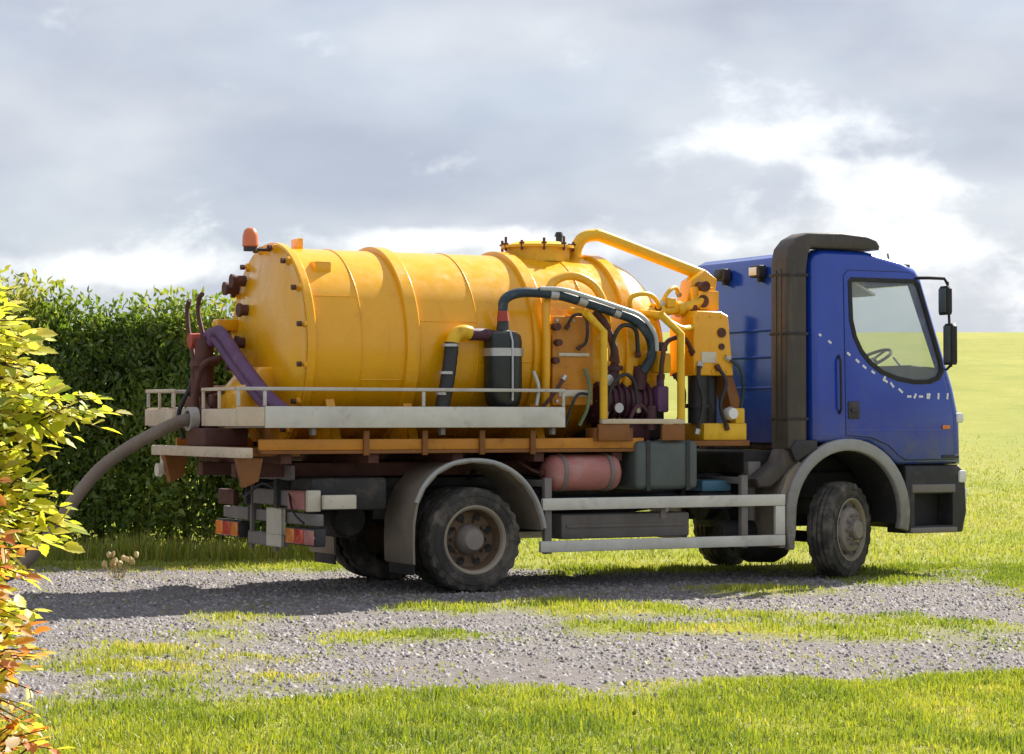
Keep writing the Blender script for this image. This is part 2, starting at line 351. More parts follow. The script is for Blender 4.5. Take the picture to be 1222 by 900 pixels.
# grass islands on the stony track, in ground coordinates
GRASS = [
    [(-9, 4), (-9, 11.2), (-2.55, 11.45), (-2.36, 11.8), (-1.79, 11.95), (-1.18, 12.4), (-0.5, 12.5), (0.18, 12.65), (0.49, 12.3), (1.14, 13.1), (1.85, 13.1), (2.4, 13.48), (3.02, 13.6), (9, 14.6), (12, 4)],
    [(-0.07, 18.6), (0.35, 19.45), (1.0, 18.6), (1.6, 18.1), (2.14, 17.35), (3.1, 17.6), (3.8, 17.05), (7, 17.4), (7, 15.6), (3.4, 15.3), (2.85, 15.4), (2.48, 15.2), (2.1, 15.75), (1.45, 16.0), (0.52, 16.05), (0.18, 17.05)],
    [(-3.0, 15.0), (-2.6, 15.4), (-2.05, 15.2), (-1.83, 14.3), (-2.06, 13.75), (-2.7, 13.85)],
    [(-2.36, 16.8), (-2.2, 17.6), (-1.9, 16.85), (-1.85, 15.75), (-2.2, 15.6)],
    [(-1.38, 16.15), (-1.17, 16.8), (-0.83, 16.2), (-0.06, 16.2), (0, 15.55), (-0.73, 15.4), (-1.22, 15.2)],
    [(-1.55, 13.1), (-1.48, 13.5), (-1.32, 13.1), (-1.31, 12.6), (-1.46, 12.5)],
    [(-2.0, 12.8), (-1.8, 13.1), (-1.62, 12.7), (-1.8, 12.2)],
    [(1.77, 20.3), (2.17, 20.6), (2.6, 20.1), (2.05, 19.5)],
    [(-0.9, 18.1), (-0.4, 18.7), (0.1, 18.2), (-0.3, 17.6)],
    [(3.5, 20.9), (3.9, 22.4), (4.5, 22.6), (4.25, 20.6), (4.3, 19.4), (5.2, 18.6), (9, 18.9), (200, 40), (200, 3000), (-200, 3000), (-200, 22.4), (-9, 22.4), (-1.9, 22.9), (0.2, 23.0), (0.5, 22.3), (1.5, 22.8), (3.0, 22.6)],
]
def poly_sd(x, y, poly):
    """signed distance, positive inside"""
    x = np.asarray(x, float); y = np.asarray(y, float); d = np.full(x.shape, 1e9); ins = np.zeros(x.shape, bool); n = len(poly)
    for i in range(n):
        ax, ay = poly[i]; bx, by = poly[(i + 1) % n]; ex, ey = bx - ax, by - ay
        t = np.clip(((x - ax) * ex + (y - ay) * ey) / (ex * ex + ey * ey), 0, 1)
        d = np.minimum(d, (x - ax - ex * t) ** 2 + (y - ay - ey * t) ** 2)
        if ay != by: ins ^= ((ay > y) != (by > y)) & (x < (bx - ax) * (y - ay) / (by - ay) + ax)
    d = np.sqrt(d); return np.where(ins, d, -d)
def grass_mask(x, y):
    sd_ = np.max([poly_sd(x, y, p) for p in GRASS], axis=0)
    n = (fbm(x, y, 1.3, 3, 5) - 0.5) * 1.15
    band = sstep(13.6, 14.4, y - 0.3 * x) * (1 - sstep(20.2, 21.2, y))
    thin = np.clip(fbm(x * 0.55, y, 1.5, 83, 4) * 3.4 - 1.05, 0.12, 1)
    return (1 - band * (1 - thin)) * np.clip((sd_ + n * 0.95 + (fbm(x, y, 7.0, 13, 2) - 0.5) * 0.35) / 0.75 + 0.5, 0, 1)
def height(x, y, m=None):
    x = np.asarray(x, float); y = np.asarray(y, float)
    h = 5.15 * sstep(27, 100, y) ** 1.15 - 12 * sstep(100, 420, y)
    h = h + (fbm(x, y, 0.12, 9, 3) - 0.5) * 0.35 * sstep(26, 40, y)
    if m is not None:
        near = 1 - sstep(24, 34, y)
        h = h + near * ((m - 0.35) * 0.03 + (fbm(x, y, 2.2, 21, 4) - 0.5) * 0.035)
        # the lorry stands on level, compacted ground
        lx = (x + 0.842) * math.cos(R(27.5)) + (y - 20.963) * math.sin(R(27.5)); ly = -(x + 0.842) * math.sin(R(27.5)) + (y - 20.963) * math.cos(R(27.5))
        flat = sstep(-2.2, -1.2, lx) * (1 - sstep(4.6, 5.6, lx)) * sstep(-1.9, -1.3, ly) * (1 - sstep(1.3, 1.9, ly))
        h = h * (1 - flat) + flat * (-0.006)
    return h
def axis_pts(segs):
    out = []
    for a, b, st in segs: out += list(np.arange(a, b, st))
    return np.array(out + [segs[-1][1]])
xs = axis_pts([(-2500, -300, 200), (-300, -60, 30), (-60, -16, 4), (-16, -6, 0.5), (-6, 8, 0.09), (8, 18, 0.5), (18, 60, 3), (60, 300, 30), (300, 2500, 200)])
ys = axis_pts([(-60, 6, 6), (6, 9.4, 0.4), (9.4, 25, 0.09), (25, 40, 0.5), (40, 130, 2.0), (130, 500, 20), (500, 3500, 200)])
gx, gy = np.meshgrid(xs, ys); gm = grass_mask(gx, gy); gz = height(gx, gy, gm)
nx, ny = len(xs), len(ys); idx = np.arange(nx * ny).reshape(ny, nx)
F = np.stack([idx[:-1, :-1], idx[:-1, 1:], idx[1:, 1:], idx[1:, :-1]], -1).reshape(-1, 4)
def ground_mat():
    m = bpy.data.materials.new('ground'); m.use_nodes = True; MAT['ground'] = m
    N = m.node_tree.nodes; L = m.node_tree.links; p = N['Principled BSDF']; p.inputs['Roughness'].default_value = 0.95; p.inputs['Specular IOR Level'].default_value = 0.15
    tc = N.new('ShaderNodeTexCoord')
    def nz(s, d=6, r=0.6):
        n = N.new('ShaderNodeTexNoise'); n.inputs['Scale'].default_value = s; n.inputs['Detail'].default_value = d; n.inputs['Roughness'].default_value = r
        L.new(tc.outputs['Object'], n.inputs[0]); return n.outputs[0]
    def ramp(v, st):
        r = N.new('ShaderNodeValToRGB'); L.new(v, r.inputs[0]); e = r.color_ramp.elements
        e[0].position, e[0].color = st[0][0], (*st[0][1], 1); e[1].position, e[1].color = st[-1][0], (*st[-1][1], 1)
        for q, c in st[1:-1]: e.new(q).color = (*c, 1)
        return r.outputs[0]
    vo = N.new('ShaderNodeTexVoronoi'); vo.inputs['Scale'].default_value = 34; L.new(tc.outputs['Object'], vo.inputs[0])
    sepc = N.new('ShaderNodeSeparateColor'); L.new(vo.outputs['Color'], sepc.inputs[0])
    grav = ramp(sepc.outputs[0], [(0, (0.125, 0.115, 0.118)), (0.5, (0.19, 0.176, 0.178)), (1, (0.27, 0.252, 0.25))])
    soil = ramp(nz(2.2, 8, 0.65), [(0.3, (0.11, 0.092, 0.08)), (0.7, (0.22, 0.195, 0.18))])
    mx = N.new('ShaderNodeMix'); mx.data_type = 'RGBA'; mx.inputs[0].default_value = 0.55; L.new(grav, mx.inputs[6]); L.new(soil, mx.inputs[7])
    gr = ramp(nz(1.4, 9, 0.7), [(0.28, (0.19, 0.215, 0.034)), (0.5, (0.235, 0.25, 0.042)), (0.72, (0.285, 0.28, 0.06))])
    gr2 = ramp(nz(0.32, 9, 0.72), [(0.35, (0.18, 0.215, 0.03)), (0.65, (0.34, 0.31, 0.075))])
    mg = N.new('ShaderNodeMix'); mg.data_type = 'RGBA'; mg.inputs[0].default_value = 0.45; L.new(gr, mg.inputs[6]); L.new(gr2, mg.inputs[7])
    a = N.new('ShaderNodeAttribute'); a.attribute_name = 'tint'
    ms = N.new('ShaderNodeMix'); ms.data_type = 'RGBA'; L.new(a.outputs['Fac'], ms.inputs[0]); L.new(mx.outputs[2], ms.inputs[6]); L.new(mg.outputs[2], ms.inputs[7])
    L.new(ms.outputs[2], p.inputs['Base Color'])
    b = N.new('ShaderNodeBump'); b.inputs['Strength'].default_value = 0.7; b.inputs['Distance'].default_value = 0.03; L.new(nz(26, 6, 0.7), b.inputs['Height']); L.new(b.outputs[0], p.inputs['Normal'])
ground_mat()
gme = fast_mesh('ground', np.stack([gx, gy, gz], -1), F, np.full(len(F), 4), 'ground', tint=gm.ravel(), smooth=True)
ground = link('ground', gme); tag(ground, 'stony farm track with grass strips below a rising green field', 'ground', kind='structure')

# ------------------------------------------------------------------ gravel and grass (uncountable)
def scatter(n, x0, x1, y0, y1): return rng.uniform(x0, x1, n), rng.uniform(y0, y1, n)
def pebbles(name, label, n, x0, x1, y0, y1, rmin, rmax):
    x, y = scatter(n, x0, x1, y0, y1); m = grass_mask(x, y)
    k = (rng.random(n) > m * 1.25) & (fbm(x, y, 0.9, 40, 3) + rng.random(n) * 0.5 > 0.55); x, y, m = x[k], y[k], m[k]; n = len(x)
    z = height(x, y, m); r = rmin + (rmax - rmin) * rng.random(n) ** 4.5
    base = np.array([(1, 0, 0), (0.5, 0.87, 0), (-0.5, 0.87, 0), (-1, 0, 0), (-0.5, -0.87, 0), (0.5, -0.87, 0), (0.35, 0.2, 0.75), (-0.4, 0.1, 0.8), (0, -0.4, 0.7)])
    fc = np.array([(0, 1, 6), (1, 2, 7), (1, 7, 6), (2, 3, 7), (3, 4, 7), (4, 8, 7), (4, 5, 8), (5, 0, 6), (5, 6, 8), (6, 7, 8)])
    V = np.repeat(base[None], n, 0) * (1 + rng.uniform(-0.32, 0.32, (n, 9, 1))); V[:, :, 2] *= rng.uniform(0.6, 1.2, (n, 1))
    V[:, :, 0] *= rng.uniform(0.8, 1.5, (n, 1)); an = rng.uniform(0, 6.283, n); c, s = np.cos(an)[:, None], np.sin(an)[:, None]
    X = (V[:, :, 0] * c - V[:, :, 1] * s) * r[:, None] + x[:, None]; Y = (V[:, :, 0] * s + V[:, :, 1] * c) * r[:, None] + y[:, None]; Z = V[:, :, 2] * r[:, None] + z[:, None] - r[:, None] * 0.12
    Fc = (fc[None] + (np.arange(n) * 9)[:, None, None]).reshape(-1, 3)
    me = fast_mesh(name, np.stack([X, Y, Z], -1), Fc, np.full(len(Fc), 3), 'pebble', tint=np.repeat(rng.random(n), 9))
    return tag(link(name, me), label, 'gravel', kind='stuff')
def pebble_mat():
    m = bpy.data.materials.new('pebble'); m.use_nodes = True; MAT['pebble'] = m
    N = m.node_tree.nodes; L = m.node_tree.links; p = N['Principled BSDF']; p.inputs['Roughness'].default_value = 0.85; p.inputs['Specular IOR Level'].default_value = 0.3
    a = N.new('ShaderNodeAttribute'); a.attribute_name = 'tint'; r = N.new('ShaderNodeValToRGB'); L.new(a.outputs['Fac'], r.inputs[0]); e = r.color_ramp.elements
    e[0].color = (0.085, 0.075, 0.08, 1); e[1].color = (0.36, 0.33, 0.31, 1)
    for q, c in ((0.12, (0.15, 0.125, 0.115, 1)), (0.35, (0.175, 0.162, 0.166, 1)), (0.6, (0.215, 0.20, 0.203, 1)), (0.85, (0.27, 0.25, 0.25, 1))): e.new(q).color = c
    L.new(r.outputs[0], p.inputs['Base Color'])
pebble_mat()
pebbles('gravel', 'grey and pinkish loose stones scattered over the track', 230000, -5.5, 7.5, 10.6, 23.2, 0.004, 0.024)

def blades(x, y, z, ln, wd, tint, lean=0.45):
    n = len(x); an = rng.uniform(0, 6.283, n); la = rng.uniform(0, 6.283, n); le = ln * lean * rng.random(n)
    ca, sa = np.cos(an) * wd * 0.5, np.sin(an) * wd * 0.5; lx, ly = np.cos(la) * le, np.sin(la) * le
    hz = np.sqrt(np.maximum(ln ** 2 - le ** 2, 0.05 * ln ** 2))
    V = np.zeros((n, 5, 3))
    V[:, 0] = np.stack([x - ca, y - sa, z - 0.005], -1); V[:, 1] = np.stack([x + ca, y + sa, z - 0.005], -1)
    mx, my, mz = x + lx * 0.35, y + ly * 0.35, z + hz * 0.6
    V[:, 2] = np.stack([mx + ca * 0.8, my + sa * 0.8, mz], -1); V[:, 3] = np.stack([mx - ca * 0.8, my - sa * 0.8, mz], -1)
    V[:, 4] = np.stack([x + lx, y + ly, z + hz], -1)
    b = np.arange(n) * 5
    loops = np.stack([b, b + 1, b + 2, b + 3, b + 3, b + 2, b + 4], -1)
    return V, loops, np.tile([4, 3], n), np.repeat(tint, 5)
def grass(name, label, n, x0, x1, y0, y1, ln, wd, m_name, weeds=0.02, bias=0.0, lean=0.92):
    x, y = scatter(n, x0, x1, y0, y1); m = grass_mask(x, y)
    cl = fbm(x, y, 3.0, 61, 3); big = fbm(x, y, 0.6, 77, 3)
    dens = (np.clip(m ** 1.4 * (0.35 + 1.1 * cl), 0, 1) + weeds * (cl > 0.55)) * (1 - sstep(30, 54, y))
    # wheels and shade of the lorry keep the ground under it bare
    k = rng.random(n) < dens; x, y, m, cl, big = x[k], y[k], m[k], cl[k], big[k]; n = len(x)
    L_ = ln * (0.45 + 0.9 * rng.random(n)) * (0.55 + 0.75 * np.clip(cl * 1.6 - 0.25, 0, 1)) * (0.45 + 0.55 * m)
    W_ = wd * rng.uniform(0.6, 1.3, n)
    t = np.clip(0.42 + (big - 0.5) * 1.5 + (cl - 0.5) * -0.6 + rng.normal(0, 0.20, n) + bias, 0, 1)
    V, Lp, S, T = blades(x, y, height(x, y, m), L_, W_, t, lean)
    return tag(link(name, fast_mesh(name, V, Lp, S, m_name, tint=T)), label, 'grass', kind='stuff')
grass('grass', 'bright green short grass along the foot of the picture', 230000, -5.2, 5.6, 9.0, 14.6, 0.046, 0.008, 'grass_blade')
grass('grass', 'yellow green grass strips between the gravel wheel tracks', 260000, -6, 8.5, 13.2, 23.4, 0.05, 0.010, 'grass_blade', 0.05, 0.08)
grass('grass', 'sunlit tufted grass of the rising field behind the lorry', 360000, -13, 19, 21.5, 54, 0.05, 0.016, 'field_grass', 0.0, 0.05)

# ------------------------------------------------------------------ the tanker lorry (x forward, y to its left, z up; rear axle at the origin)
TL = (-0.842, 20.963, 0.0); TR = R(27.5)
T = empty('tanker_truck', TL, TR, 'yellow vacuum tanker lorry with a blue cab parked on the stony track', 'truck')
def mir(o):
    """the same part on the lorry's other side"""
    c = o.copy(); c.data = o.data.copy(); COL.objects.link(c)
    c.data.transform(Matrix.Diagonal((1, -1, 1, 1))); c.data.flip_normals(); return c

# ---- chassis
ch = MB()
for s in (-1, 1): ch.box(-1.55, 4.7, s * 0.36 - 0.04, s * 0.36 + 0.04, 0.74, 0.98, 0.01)
chassis = ch.build('chassis', 'chassis_black', T)
for x in (-1.35, -0.6, 0.7, 1.5, 2.6, 3.3): MB().box(x - 0.05, x + 0.05, -0.315, 0.315, 0.78, 0.94).build('crossmember', 'chassis_black', chassis)
MB().cyl((0, -0.62, 0.45), (0, 0.62, 0.45), 0.07).lathe([(-0.2, 0), (-0.19, 0.1), (-0.1, 0.19), (0.1, 0.19), (0.2, 0.1), (0.22, 0)], (0.02, 0, 0.45), (1, 0, 0), 24).build('rear_axle', 'chassis_black', chassis)
MB().cyl((0.25, 0, 0.47), (2.9, 0, 0.72), 0.045).build('propeller_shaft', 'chassis_black', chassis)
MB().tube([(3.94, -0.82, 0.42), (3.94, -0.6, 0.36), (3.94, 0.6, 0.36), (3.94, 0.82, 0.42)], 0.055).build('front_axle', 'chassis_black', chassis)
MB().box(3.1, 4.6, -0.30, 0.30, 0.45, 1.15, 0.06).cyl((3.0, 0, 0.72), (3.12, 0, 0.72), 0.2).build('engine', 'chassis_black', chassis)
for s in (-1, 1):
    for cx, hl in ((0.0, 0.62), (3.94, 0.65)):
        sp = MB()
        for k in range(4):
            h = hl * (1 - 0.17 * k); sp.tube([(cx - h, s * 0.46, 0.66 - 0.028 * k), (cx, s * 0.46, 0.56 - 0.028 * k), (cx + h, s * 0.46, 0.66 - 0.028 * k)], 0.016, 6, smooth=4)
        sp.box(cx - hl - 0.06, cx - hl + 0.06, s * 0.46 - 0.035, s * 0.46 + 0.035, 0.62, 0.80); sp.box(cx + hl - 0.06, cx + hl + 0.06, s * 0.46 - 0.035, s * 0.46 + 0.035, 0.62, 0.80)
        sp.build('leaf_spring', 'chassis_black', chassis)
MB().box(1.0, 2.35, -0.86, -0.5, 0.42, 0.64, 0.02).box(1.05, 2.3, -0.875, -0.862, 0.52, 0.55, 0.003).build('equipment_box', 'grey_plate', chassis)
MB().box(1.02, 2.28, 0.48, 0.86, 0.42, 0.9, 0.02).build('equipment_box', 'chassis_black', chassis)  # far-side box added to block light through the chassis
MB().lathe([(-0.32, 0), (-0.31, 0.14), (-0.27, 0.17), (0.27, 0.17), (0.31, 0.14), (0.32, 0)], (-0.86, -0.1, 0.62), (0, 1, 0), 24).build('air_reservoir', 'chassis_black', chassis)
MB().lathe([(-0.3, 0), (-0.29, 0.1), (-0.26, 0.125), (0.26, 0.125), (0.29, 0.1), (0.3, 0)], (3.1, -0.62, 0.42), (1, 0, 0), 20).cyl((2.95, -0.62, 0.5), (2.95, -0.4, 0.85), 0.02).build('air_reservoir', 'chassis_black', chassis)
MB().box(2.50, 2.85, -0.80, -0.48, 0.66, 0.82, 0.015).box(2.46, 2.6, -0.55, -0.5, 0.7, 1.0).build('battery_carrier', 'chassis_black', chassis)
MB().box(2.50, 2.82, -0.84, -0.52, 0.825, 0.93, 0.02).build('battery_box', 'blue_box', chassis)
MB().cyl((3.06, -0.80, 0.55), (3.06, -0.80, 1.05), 0.045).box(2.99, 3.13, -0.87, -0.73, 0.96, 1.1, 0.01).build('filter_housing', 'grey_plate', chassis)
MB().lathe([(-0.30, 0), (-0.28, 0.10), (-0.18, 0.16), (0.10, 0.17), (0.22, 0.12), (0.26, 0)], (3.62, -0.18, 0.27), (1, 0, 0), 24).box(3.5, 3.8, -0.3, -0.06, 0.34, 0.46, 0.03).build('oil_sump', 'chassis_black', chassis)
# red air tank and the fuel tank hung on the near rail
rt = MB().lathe([(-0.375, 0), (-0.37, 0.09), (-0.335, 0.145), (-0.30, 0.162), (0.30, 0.162), (0.335, 0.145), (0.37, 0.09), (0.375, 0)], (1.16, -0.93, 1.02), (1, 0, 0), 32).build('air_tank', 'faded_red', T)
for x in (0.93, 1.40): MB().lathe([(-0.018, 0.164), (-0.018, 0.171), (0.018, 0.171), (0.018, 0.164)], (x, -0.93, 1.02), (1, 0, 0), 32, closed=True).box(x - 0.02, x + 0.02, -0.76, -0.40, 0.99, 1.05).build('strap', 'grey_plate', rt)
MB().cyl((0.785, -0.93, 1.02), (0.74, -0.93, 1.02), 0.035, seg=12).tube([(0.74, -0.93, 1.02), (0.66, -0.93, 1.05), (0.6, -0.8, 1.12)], 0.014, 8, smooth=4).build('pipe_fitting', 'rust_brown', rt)
ft = MB().box(1.64, 2.30, -1.10, -0.55, 0.86, 1.30, 0.05, 4).build('fuel_tank', 'fuel_tank', T)
MB().cyl((2.12, -1.0, 1.30), (2.12, -1.0, 1.345), 0.05, seg=16).build('filler_cap', 'dark_plastic', ft)
for x in (1.76, 2.18): MB().box(x - 0.02, x + 0.02, -1.108, -0.52, 0.853, 0.859, 0.0).box(x - 0.02, x + 0.02, -1.110, -1.103, 0.853, 1.31, 0.0).build('strap', 'dark_plastic', ft)
ft2 = mir(ft); ft2.parent = T  # far-side copy added so that less light shows under the tank
for s, x0 in ((1, 0.8),): MB().box(0.78, 1.5, 0.55, 1.05, 0.8, 1.24, 0.03).build('tool_locker', 'chassis_black', T)  # unseen far-side box, added to keep the underside dark

# ---- side under-run guards
def guard(s):
    y0, y1 = sorted((s * 1.145, s * 1.10)); g = MB().box(0.66, 3.22, y0, y1, 0.695, 0.80, 0.008).build('side_guard', 'pale_alloy', T)
    MB().box(0.64, 3.22, y0, y1, 0.325, 0.425, 0.008).build('lower_rail', 'pale_alloy', g)
    MB().box(3.112, 3.218, y0 + 0.002, y1 - 0.002, 0.427, 0.693, 0.006).build('front_post', 'pale_alloy', g)
    for x in (0.74, 2.80):
        a, b = sorted((s * 1.098, s * 1.04)); MB().box(x - 0.035, x + 0.035, a, b, 0.31, 0.98, 0.005).box(x - 0.03, x + 0.03, *sorted((s * 1.04, s * 0.40)), 0.90, 0.96, 0.004).build('bracket', 'grey_plate', g)
    MB().cyl((1.93, s * 1.146, 0.68), (1.93, s * 1.152, 0.68), 0.02, seg=10).box(1.90, 1.96, *sorted((s * 1.098, s * 1.06)), 0.60, 0.69, 0.003).build('bracket', 'grey_plate', g)
guard(-1); guard(1)

# ---- wheels
def tyre_prof(w, r):
    h = w / 2
    return [(-h * 0.78, 0.285), (-h * 0.95, 0.30), (-h * 1.0, 0.345), (-h * 0.98, r - 0.07), (-h * 0.93, r - 0.03), (-h * 0.84, r - 0.004),
            (-h * 0.45, r), (-h * 0.42, r - 0.014), (-h * 0.34, r - 0.014), (-h * 0.31, r + 0.002), (-h * 0.05, r + 0.003), (-h * 0.04, r - 0.012), (h * 0.04, r - 0.012), (h * 0.05, r + 0.003),
            (h * 0.31, r + 0.002), (h * 0.34, r - 0.014), (h * 0.42, r - 0.014), (h * 0.45, r), (h * 0.84, r - 0.004), (h * 0.93, r - 0.03), (h * 0.98, r - 0.07), (h, 0.345), (h * 0.95, 0.30), (h * 0.78, 0.285)]
def wheel_tyre(o, w=0.265, r=0.452):
    def fn(t, rr, k):
        if rr > r - 0.04 and abs(t) > w * 0.36: return rr - (0.016 if (k // 2) % 2 else 0.0)
        return rr
    b = MB().lathe(tyre_prof(w, r), o, (0, 1, 0), 96, closed=True, fn=fn)
    for rr in (0.33, 0.385): b.torus((o[0], o[1] + w * 0.495, o[2]), (0, 1, 0), rr, 0.004, 64, 6); b.torus((o[0], o[1] - w * 0.495, o[2]), (0, 1, 0), rr, 0.004, 64, 6)
    return b
def nuts(parent, y, ring, n, rad, m, s):
    for k in range(n):
        a = 2 * math.pi * k / n; p = Vector((rad * math.cos(a), y, rad * math.sin(a)))
        MB().cyl(p, p + Vector((0, s * 0.03, 0)), 0.017, seg=6).cyl(p + Vector((0, s * 0.03, 0)), p + Vector((0, s * 0.05, 0)), 0.009, seg=8).build('wheel_nut', m, parent)
def place(o, loc, rz):
    o.location = loc; o.rotation_euler = (0, 0, rz); return o
def rear_wheel(s):
    """twin wheel: outer dished rim, inner tyre behind"""
    yo = s * (1.145 - 0.132)
    ty = wheel_tyre((0, yo, 0.452)).build('rear_wheel', 'tyre', T); ty.location = (0, 0, 0)
    wheel_tyre((0, s * 0.70, 0.452)).build('inner_tyre', 'tyre', ty)
    b = MB(); e = s * 0.118
    b.lathe([(yo + e, 0.288), (yo + e * 1.06, 0.302), (yo + e * 1.1, 0.290), (yo + e * 1.0, 0.272), (yo + e * 0.72, 0.262)], (0, 0, 0.452), (0, 1, 0), 64)
    b.build('rim_edge', 'rim_edge', ty)
    d = MB().lathe([(yo + e * 0.72, 0.262), (yo + e * 0.2, 0.25), (yo - e * 0.15, 0.235), (yo - e * 0.25, 0.20), (yo - e * 0.2, 0.16), (yo - e * 0.2, 0)], (0, 0, 0.452), (0, 1, 0), 48)
    rim = d.build('rim', 'rim', ty)
    for k in range(8):
        a = 2 * math.pi * (k + 0.5) / 8; c = Vector((0.205 * math.cos(a), yo - e * 0.13, 0.452 + 0.205 * math.sin(a)))
        MB().lathe([(0, 0), (s * 0.004, 0.026), (s * 0.009, 0.034)], c, (0, 1, 0), 14).build('rim_hole', 'black_rubber', ty)
    MB().lathe([(yo - e * 0.2, 0.135), (yo + e * 0.25, 0.13), (yo + e * 0.42, 0.115), (yo + e * 0.8, 0.10), (yo + e * 0.95, 0.085), (yo + e * 0.97, 0)], (0, 0, 0.452), (0, 1, 0), 32).build('hub', 'hub_grey', ty)
    for k in range(10):
        a = 2 * math.pi * k / 10; p = Vector((0.165 * math.cos(a), yo - e * 0.21, 0.452 + 0.165 * math.sin(a)))
        MB().cyl(p, p + Vector((0, s * 0.035, 0)), 0.016, seg=6).cyl(p + Vector((0, s * 0.035, 0)), p + Vector((0, s * 0.06, 0)), 0.009, seg=8).build('wheel_nut', 'rim', ty)
def front_wheel(s, steer):
    ty = wheel_tyre((0, 0, 0)).build('front_wheel', 'tyre', T); place(ty, (3.94, s * 0.985, 0.452), steer)
    e = s * 0.132
    MB().lathe([(e * 0.88, 0.288), (e * 1.0, 0.300), (e * 1.02, 0.288), (e * 0.9, 0.272), (e * 0.6, 0.262)], (0, 0, 0), (0, 1, 0), 64).build('rim_edge', 'rim_edge', ty)
    MB().lathe([(e * 0.6, 0.262), (e * 0.55, 0.24), (e * 1.0, 0.205), (e * 1.12, 0.165), (e * 1.12, 0)], (0, 0, 0), (0, 1, 0), 48).build('rim', 'hub_grey', ty)
    for k in range(8):
        a = 2 * math.pi * (k + 0.5) / 8; c = Vector((0.226 * math.cos(a), e * 0.80, 0.226 * math.sin(a)))
        MB().lathe([(0, 0), (s * 0.004, 0.022), (s * 0.007, 0.028)], c, (-0.0, 1, 0), 14).build('rim_hole', 'black_rubber', ty)
    MB().lathe([(e * 1.13, 0.10), (e * 1.5, 0.095), (e * 1.62, 0.08), (e * 1.64, 0)], (0, 0, 0), (0, 1, 0), 32).build('hub', 'hub_grey', ty)
    nuts(ty, e * 1.12, 0, 10, 0.14, 'hub_grey', s)
rear_wheel(-1); rear_wheel(1); front_wheel(-1, R(27)); front_wheel(1, R(24))

# ---- rear mudguards
def mudguard(s):
    prof = [(-0.60, 0.27), (-0.605, 0.45), (-0.60, 0.62), (-0.57, 0.78), (-0.50, 0.92), (-0.38, 1.04), (-0.22, 1.115), (-0.03, 1.14), (0.17, 1.12), (0.34, 1.05), (0.48, 0.94), (0.58, 0.80), (0.64, 0.66), (0.67, 0.54)]
    inner = [(x * 0.965, z - 0.018) for x, z in prof]
    a, b = sorted((s * 1.15, s * 0.56))
    g = MB().prism(prof + inner[::-1], 'y', a, b).build('mudguard', 'mudguard', T, angle=50)
    lip = MB().tube([(x * 1.005, s * 1.153, z + 0.002) for x, z in prof[3:]], 0.02, 8, smooth=3).build('lip', 'mudguard_lip', g)
    ins = [(x * 0.93, z - 0.03) for x, z in prof[3:]]
    MB().tube([(-0.2, s * 0.56, 1.08), (-0.2, s * 0.36, 0.95)], 0.02, 8).tube([(0.3, s * 0.56, 1.05), (0.3, s * 0.36, 0.95)], 0.02, 8).build('stay', 'chassis_black', g)
    MB().box(-0.575, -0.562, *sorted((s * 1.10, s * 0.60)), 0.16, 0.45, 0.003).build('mudflap', 'black_rubber', g)
mudguard(-1); mudguard(1)

# ---- subframe and deck
sf = MB()
for s in (-1, 1): sf.box(-1.95, 2.35, s * 0.42 - 0.06, s * 0.42 + 0.06, 1.0, 1.12, 0.008)
for x in (-1.7, -0.9, -0.1, 0.7, 1.5, 2.2): sf.box(x - 0.05, x + 0.05, -1.0, 1.0, 1.122, 1.20, 0.006)
sub = sf.build('subframe', 'rust_brown', T)
MB().box(-1.95, 2.0, -1.06, 1.06, 1.205, 1.235, 0.004).build('deck_plate', 'deck_orange', sub)
for s in (-1, 1): MB().box(-1.96, 1.75, s * 1.03 - 0.02, s * 1.03 + 0.02, 1.236, 1.33, 0.008).build('deck_edge', 'panel_orange', sub)
for x in (-1.0, -0.45, 0.1, 0.6): MB().box(x - 0.025, x + 0.025, -1.08, -1.052, 1.19, 1.40, 0.003).build('gusset', 'deck_orange', sub)
MB().box(1.22, 2.92, -1.0, 1.0, 1.25, 1.30, 0.006).box(1.22, 1.62, -1.075, -0.9, 1.30, 1.42, 0.006).build('pump_deck', 'deck_orange', sub)
MB().box(2.45, 2.92, -0.95, -0.55, 1.302, 1.46, 0.01).box(2.80, 2.90, -0.95, -0.85, 1.46, 1.60, 0.01).build('bracket', 'frame_yellow', sub)
# hose trays along both sides of the tank
def tray(s):
    a, b = sorted((s * 1.155, s * 1.135))
    t = MB().box(-1.95, 0.88, a, b, 1.425, 1.605, 0.006).build('hose_tray', 'pale_alloy', T)
    MB().box(-2.2, -1.953, a + 0.001, b - 0.001, 1.44, 1.60, 0.006).build('end_panel', 'cream_paint', t)
    MB().box(-2.19, 0.87, *sorted((s * 1.133, s * 0.86)), 1.425, 1.44, 0.003).build('tray_floor', 'grey_plate', t)
    a2, b2 = sorted((s * 1.158, s * 1.13))
    MB().box(-2.2, 0.88, a2, b2, 1.735, 1.765, 0.006).build('top_rail', 'galvanised', t)
    for x in (-2.185, -1.95, -0.50, 0.865): MB().box(x - 0.014, x + 0.014, a2 + 0.004, b2 - 0.004, 1.607, 1.733, 0.003).build('post', 'galvanised', t)
    for x in (-1.5, -0.3, 0.78): MB().box(x - 0.02, x + 0.02, *sorted((s * 1.12, s * 1.06)), 1.362, 1.423, 0.003).build('bracket', 'grey_plate', t)
    MB().box(-2.215, -2.2, *sorted((s * 1.155, s * 0.35)), 1.44, 1.585, 0.004).build('rear_panel', 'cream_paint', t)
    MB().box(-2.22, -2.195, *sorted((s * 1.128, s * 0.35)), 1.736, 1.764, 0.004).build('rear_rail', 'cream_paint', t)
    for y in (0.75, 0.36): MB().box(-2.218, -2.197, *sorted((s * y, s * (y + 0.03))), 1.587, 1.734, 0.003).build('post', 'cream_paint', t)
    return t
tray(-1)
tl = tray(1)
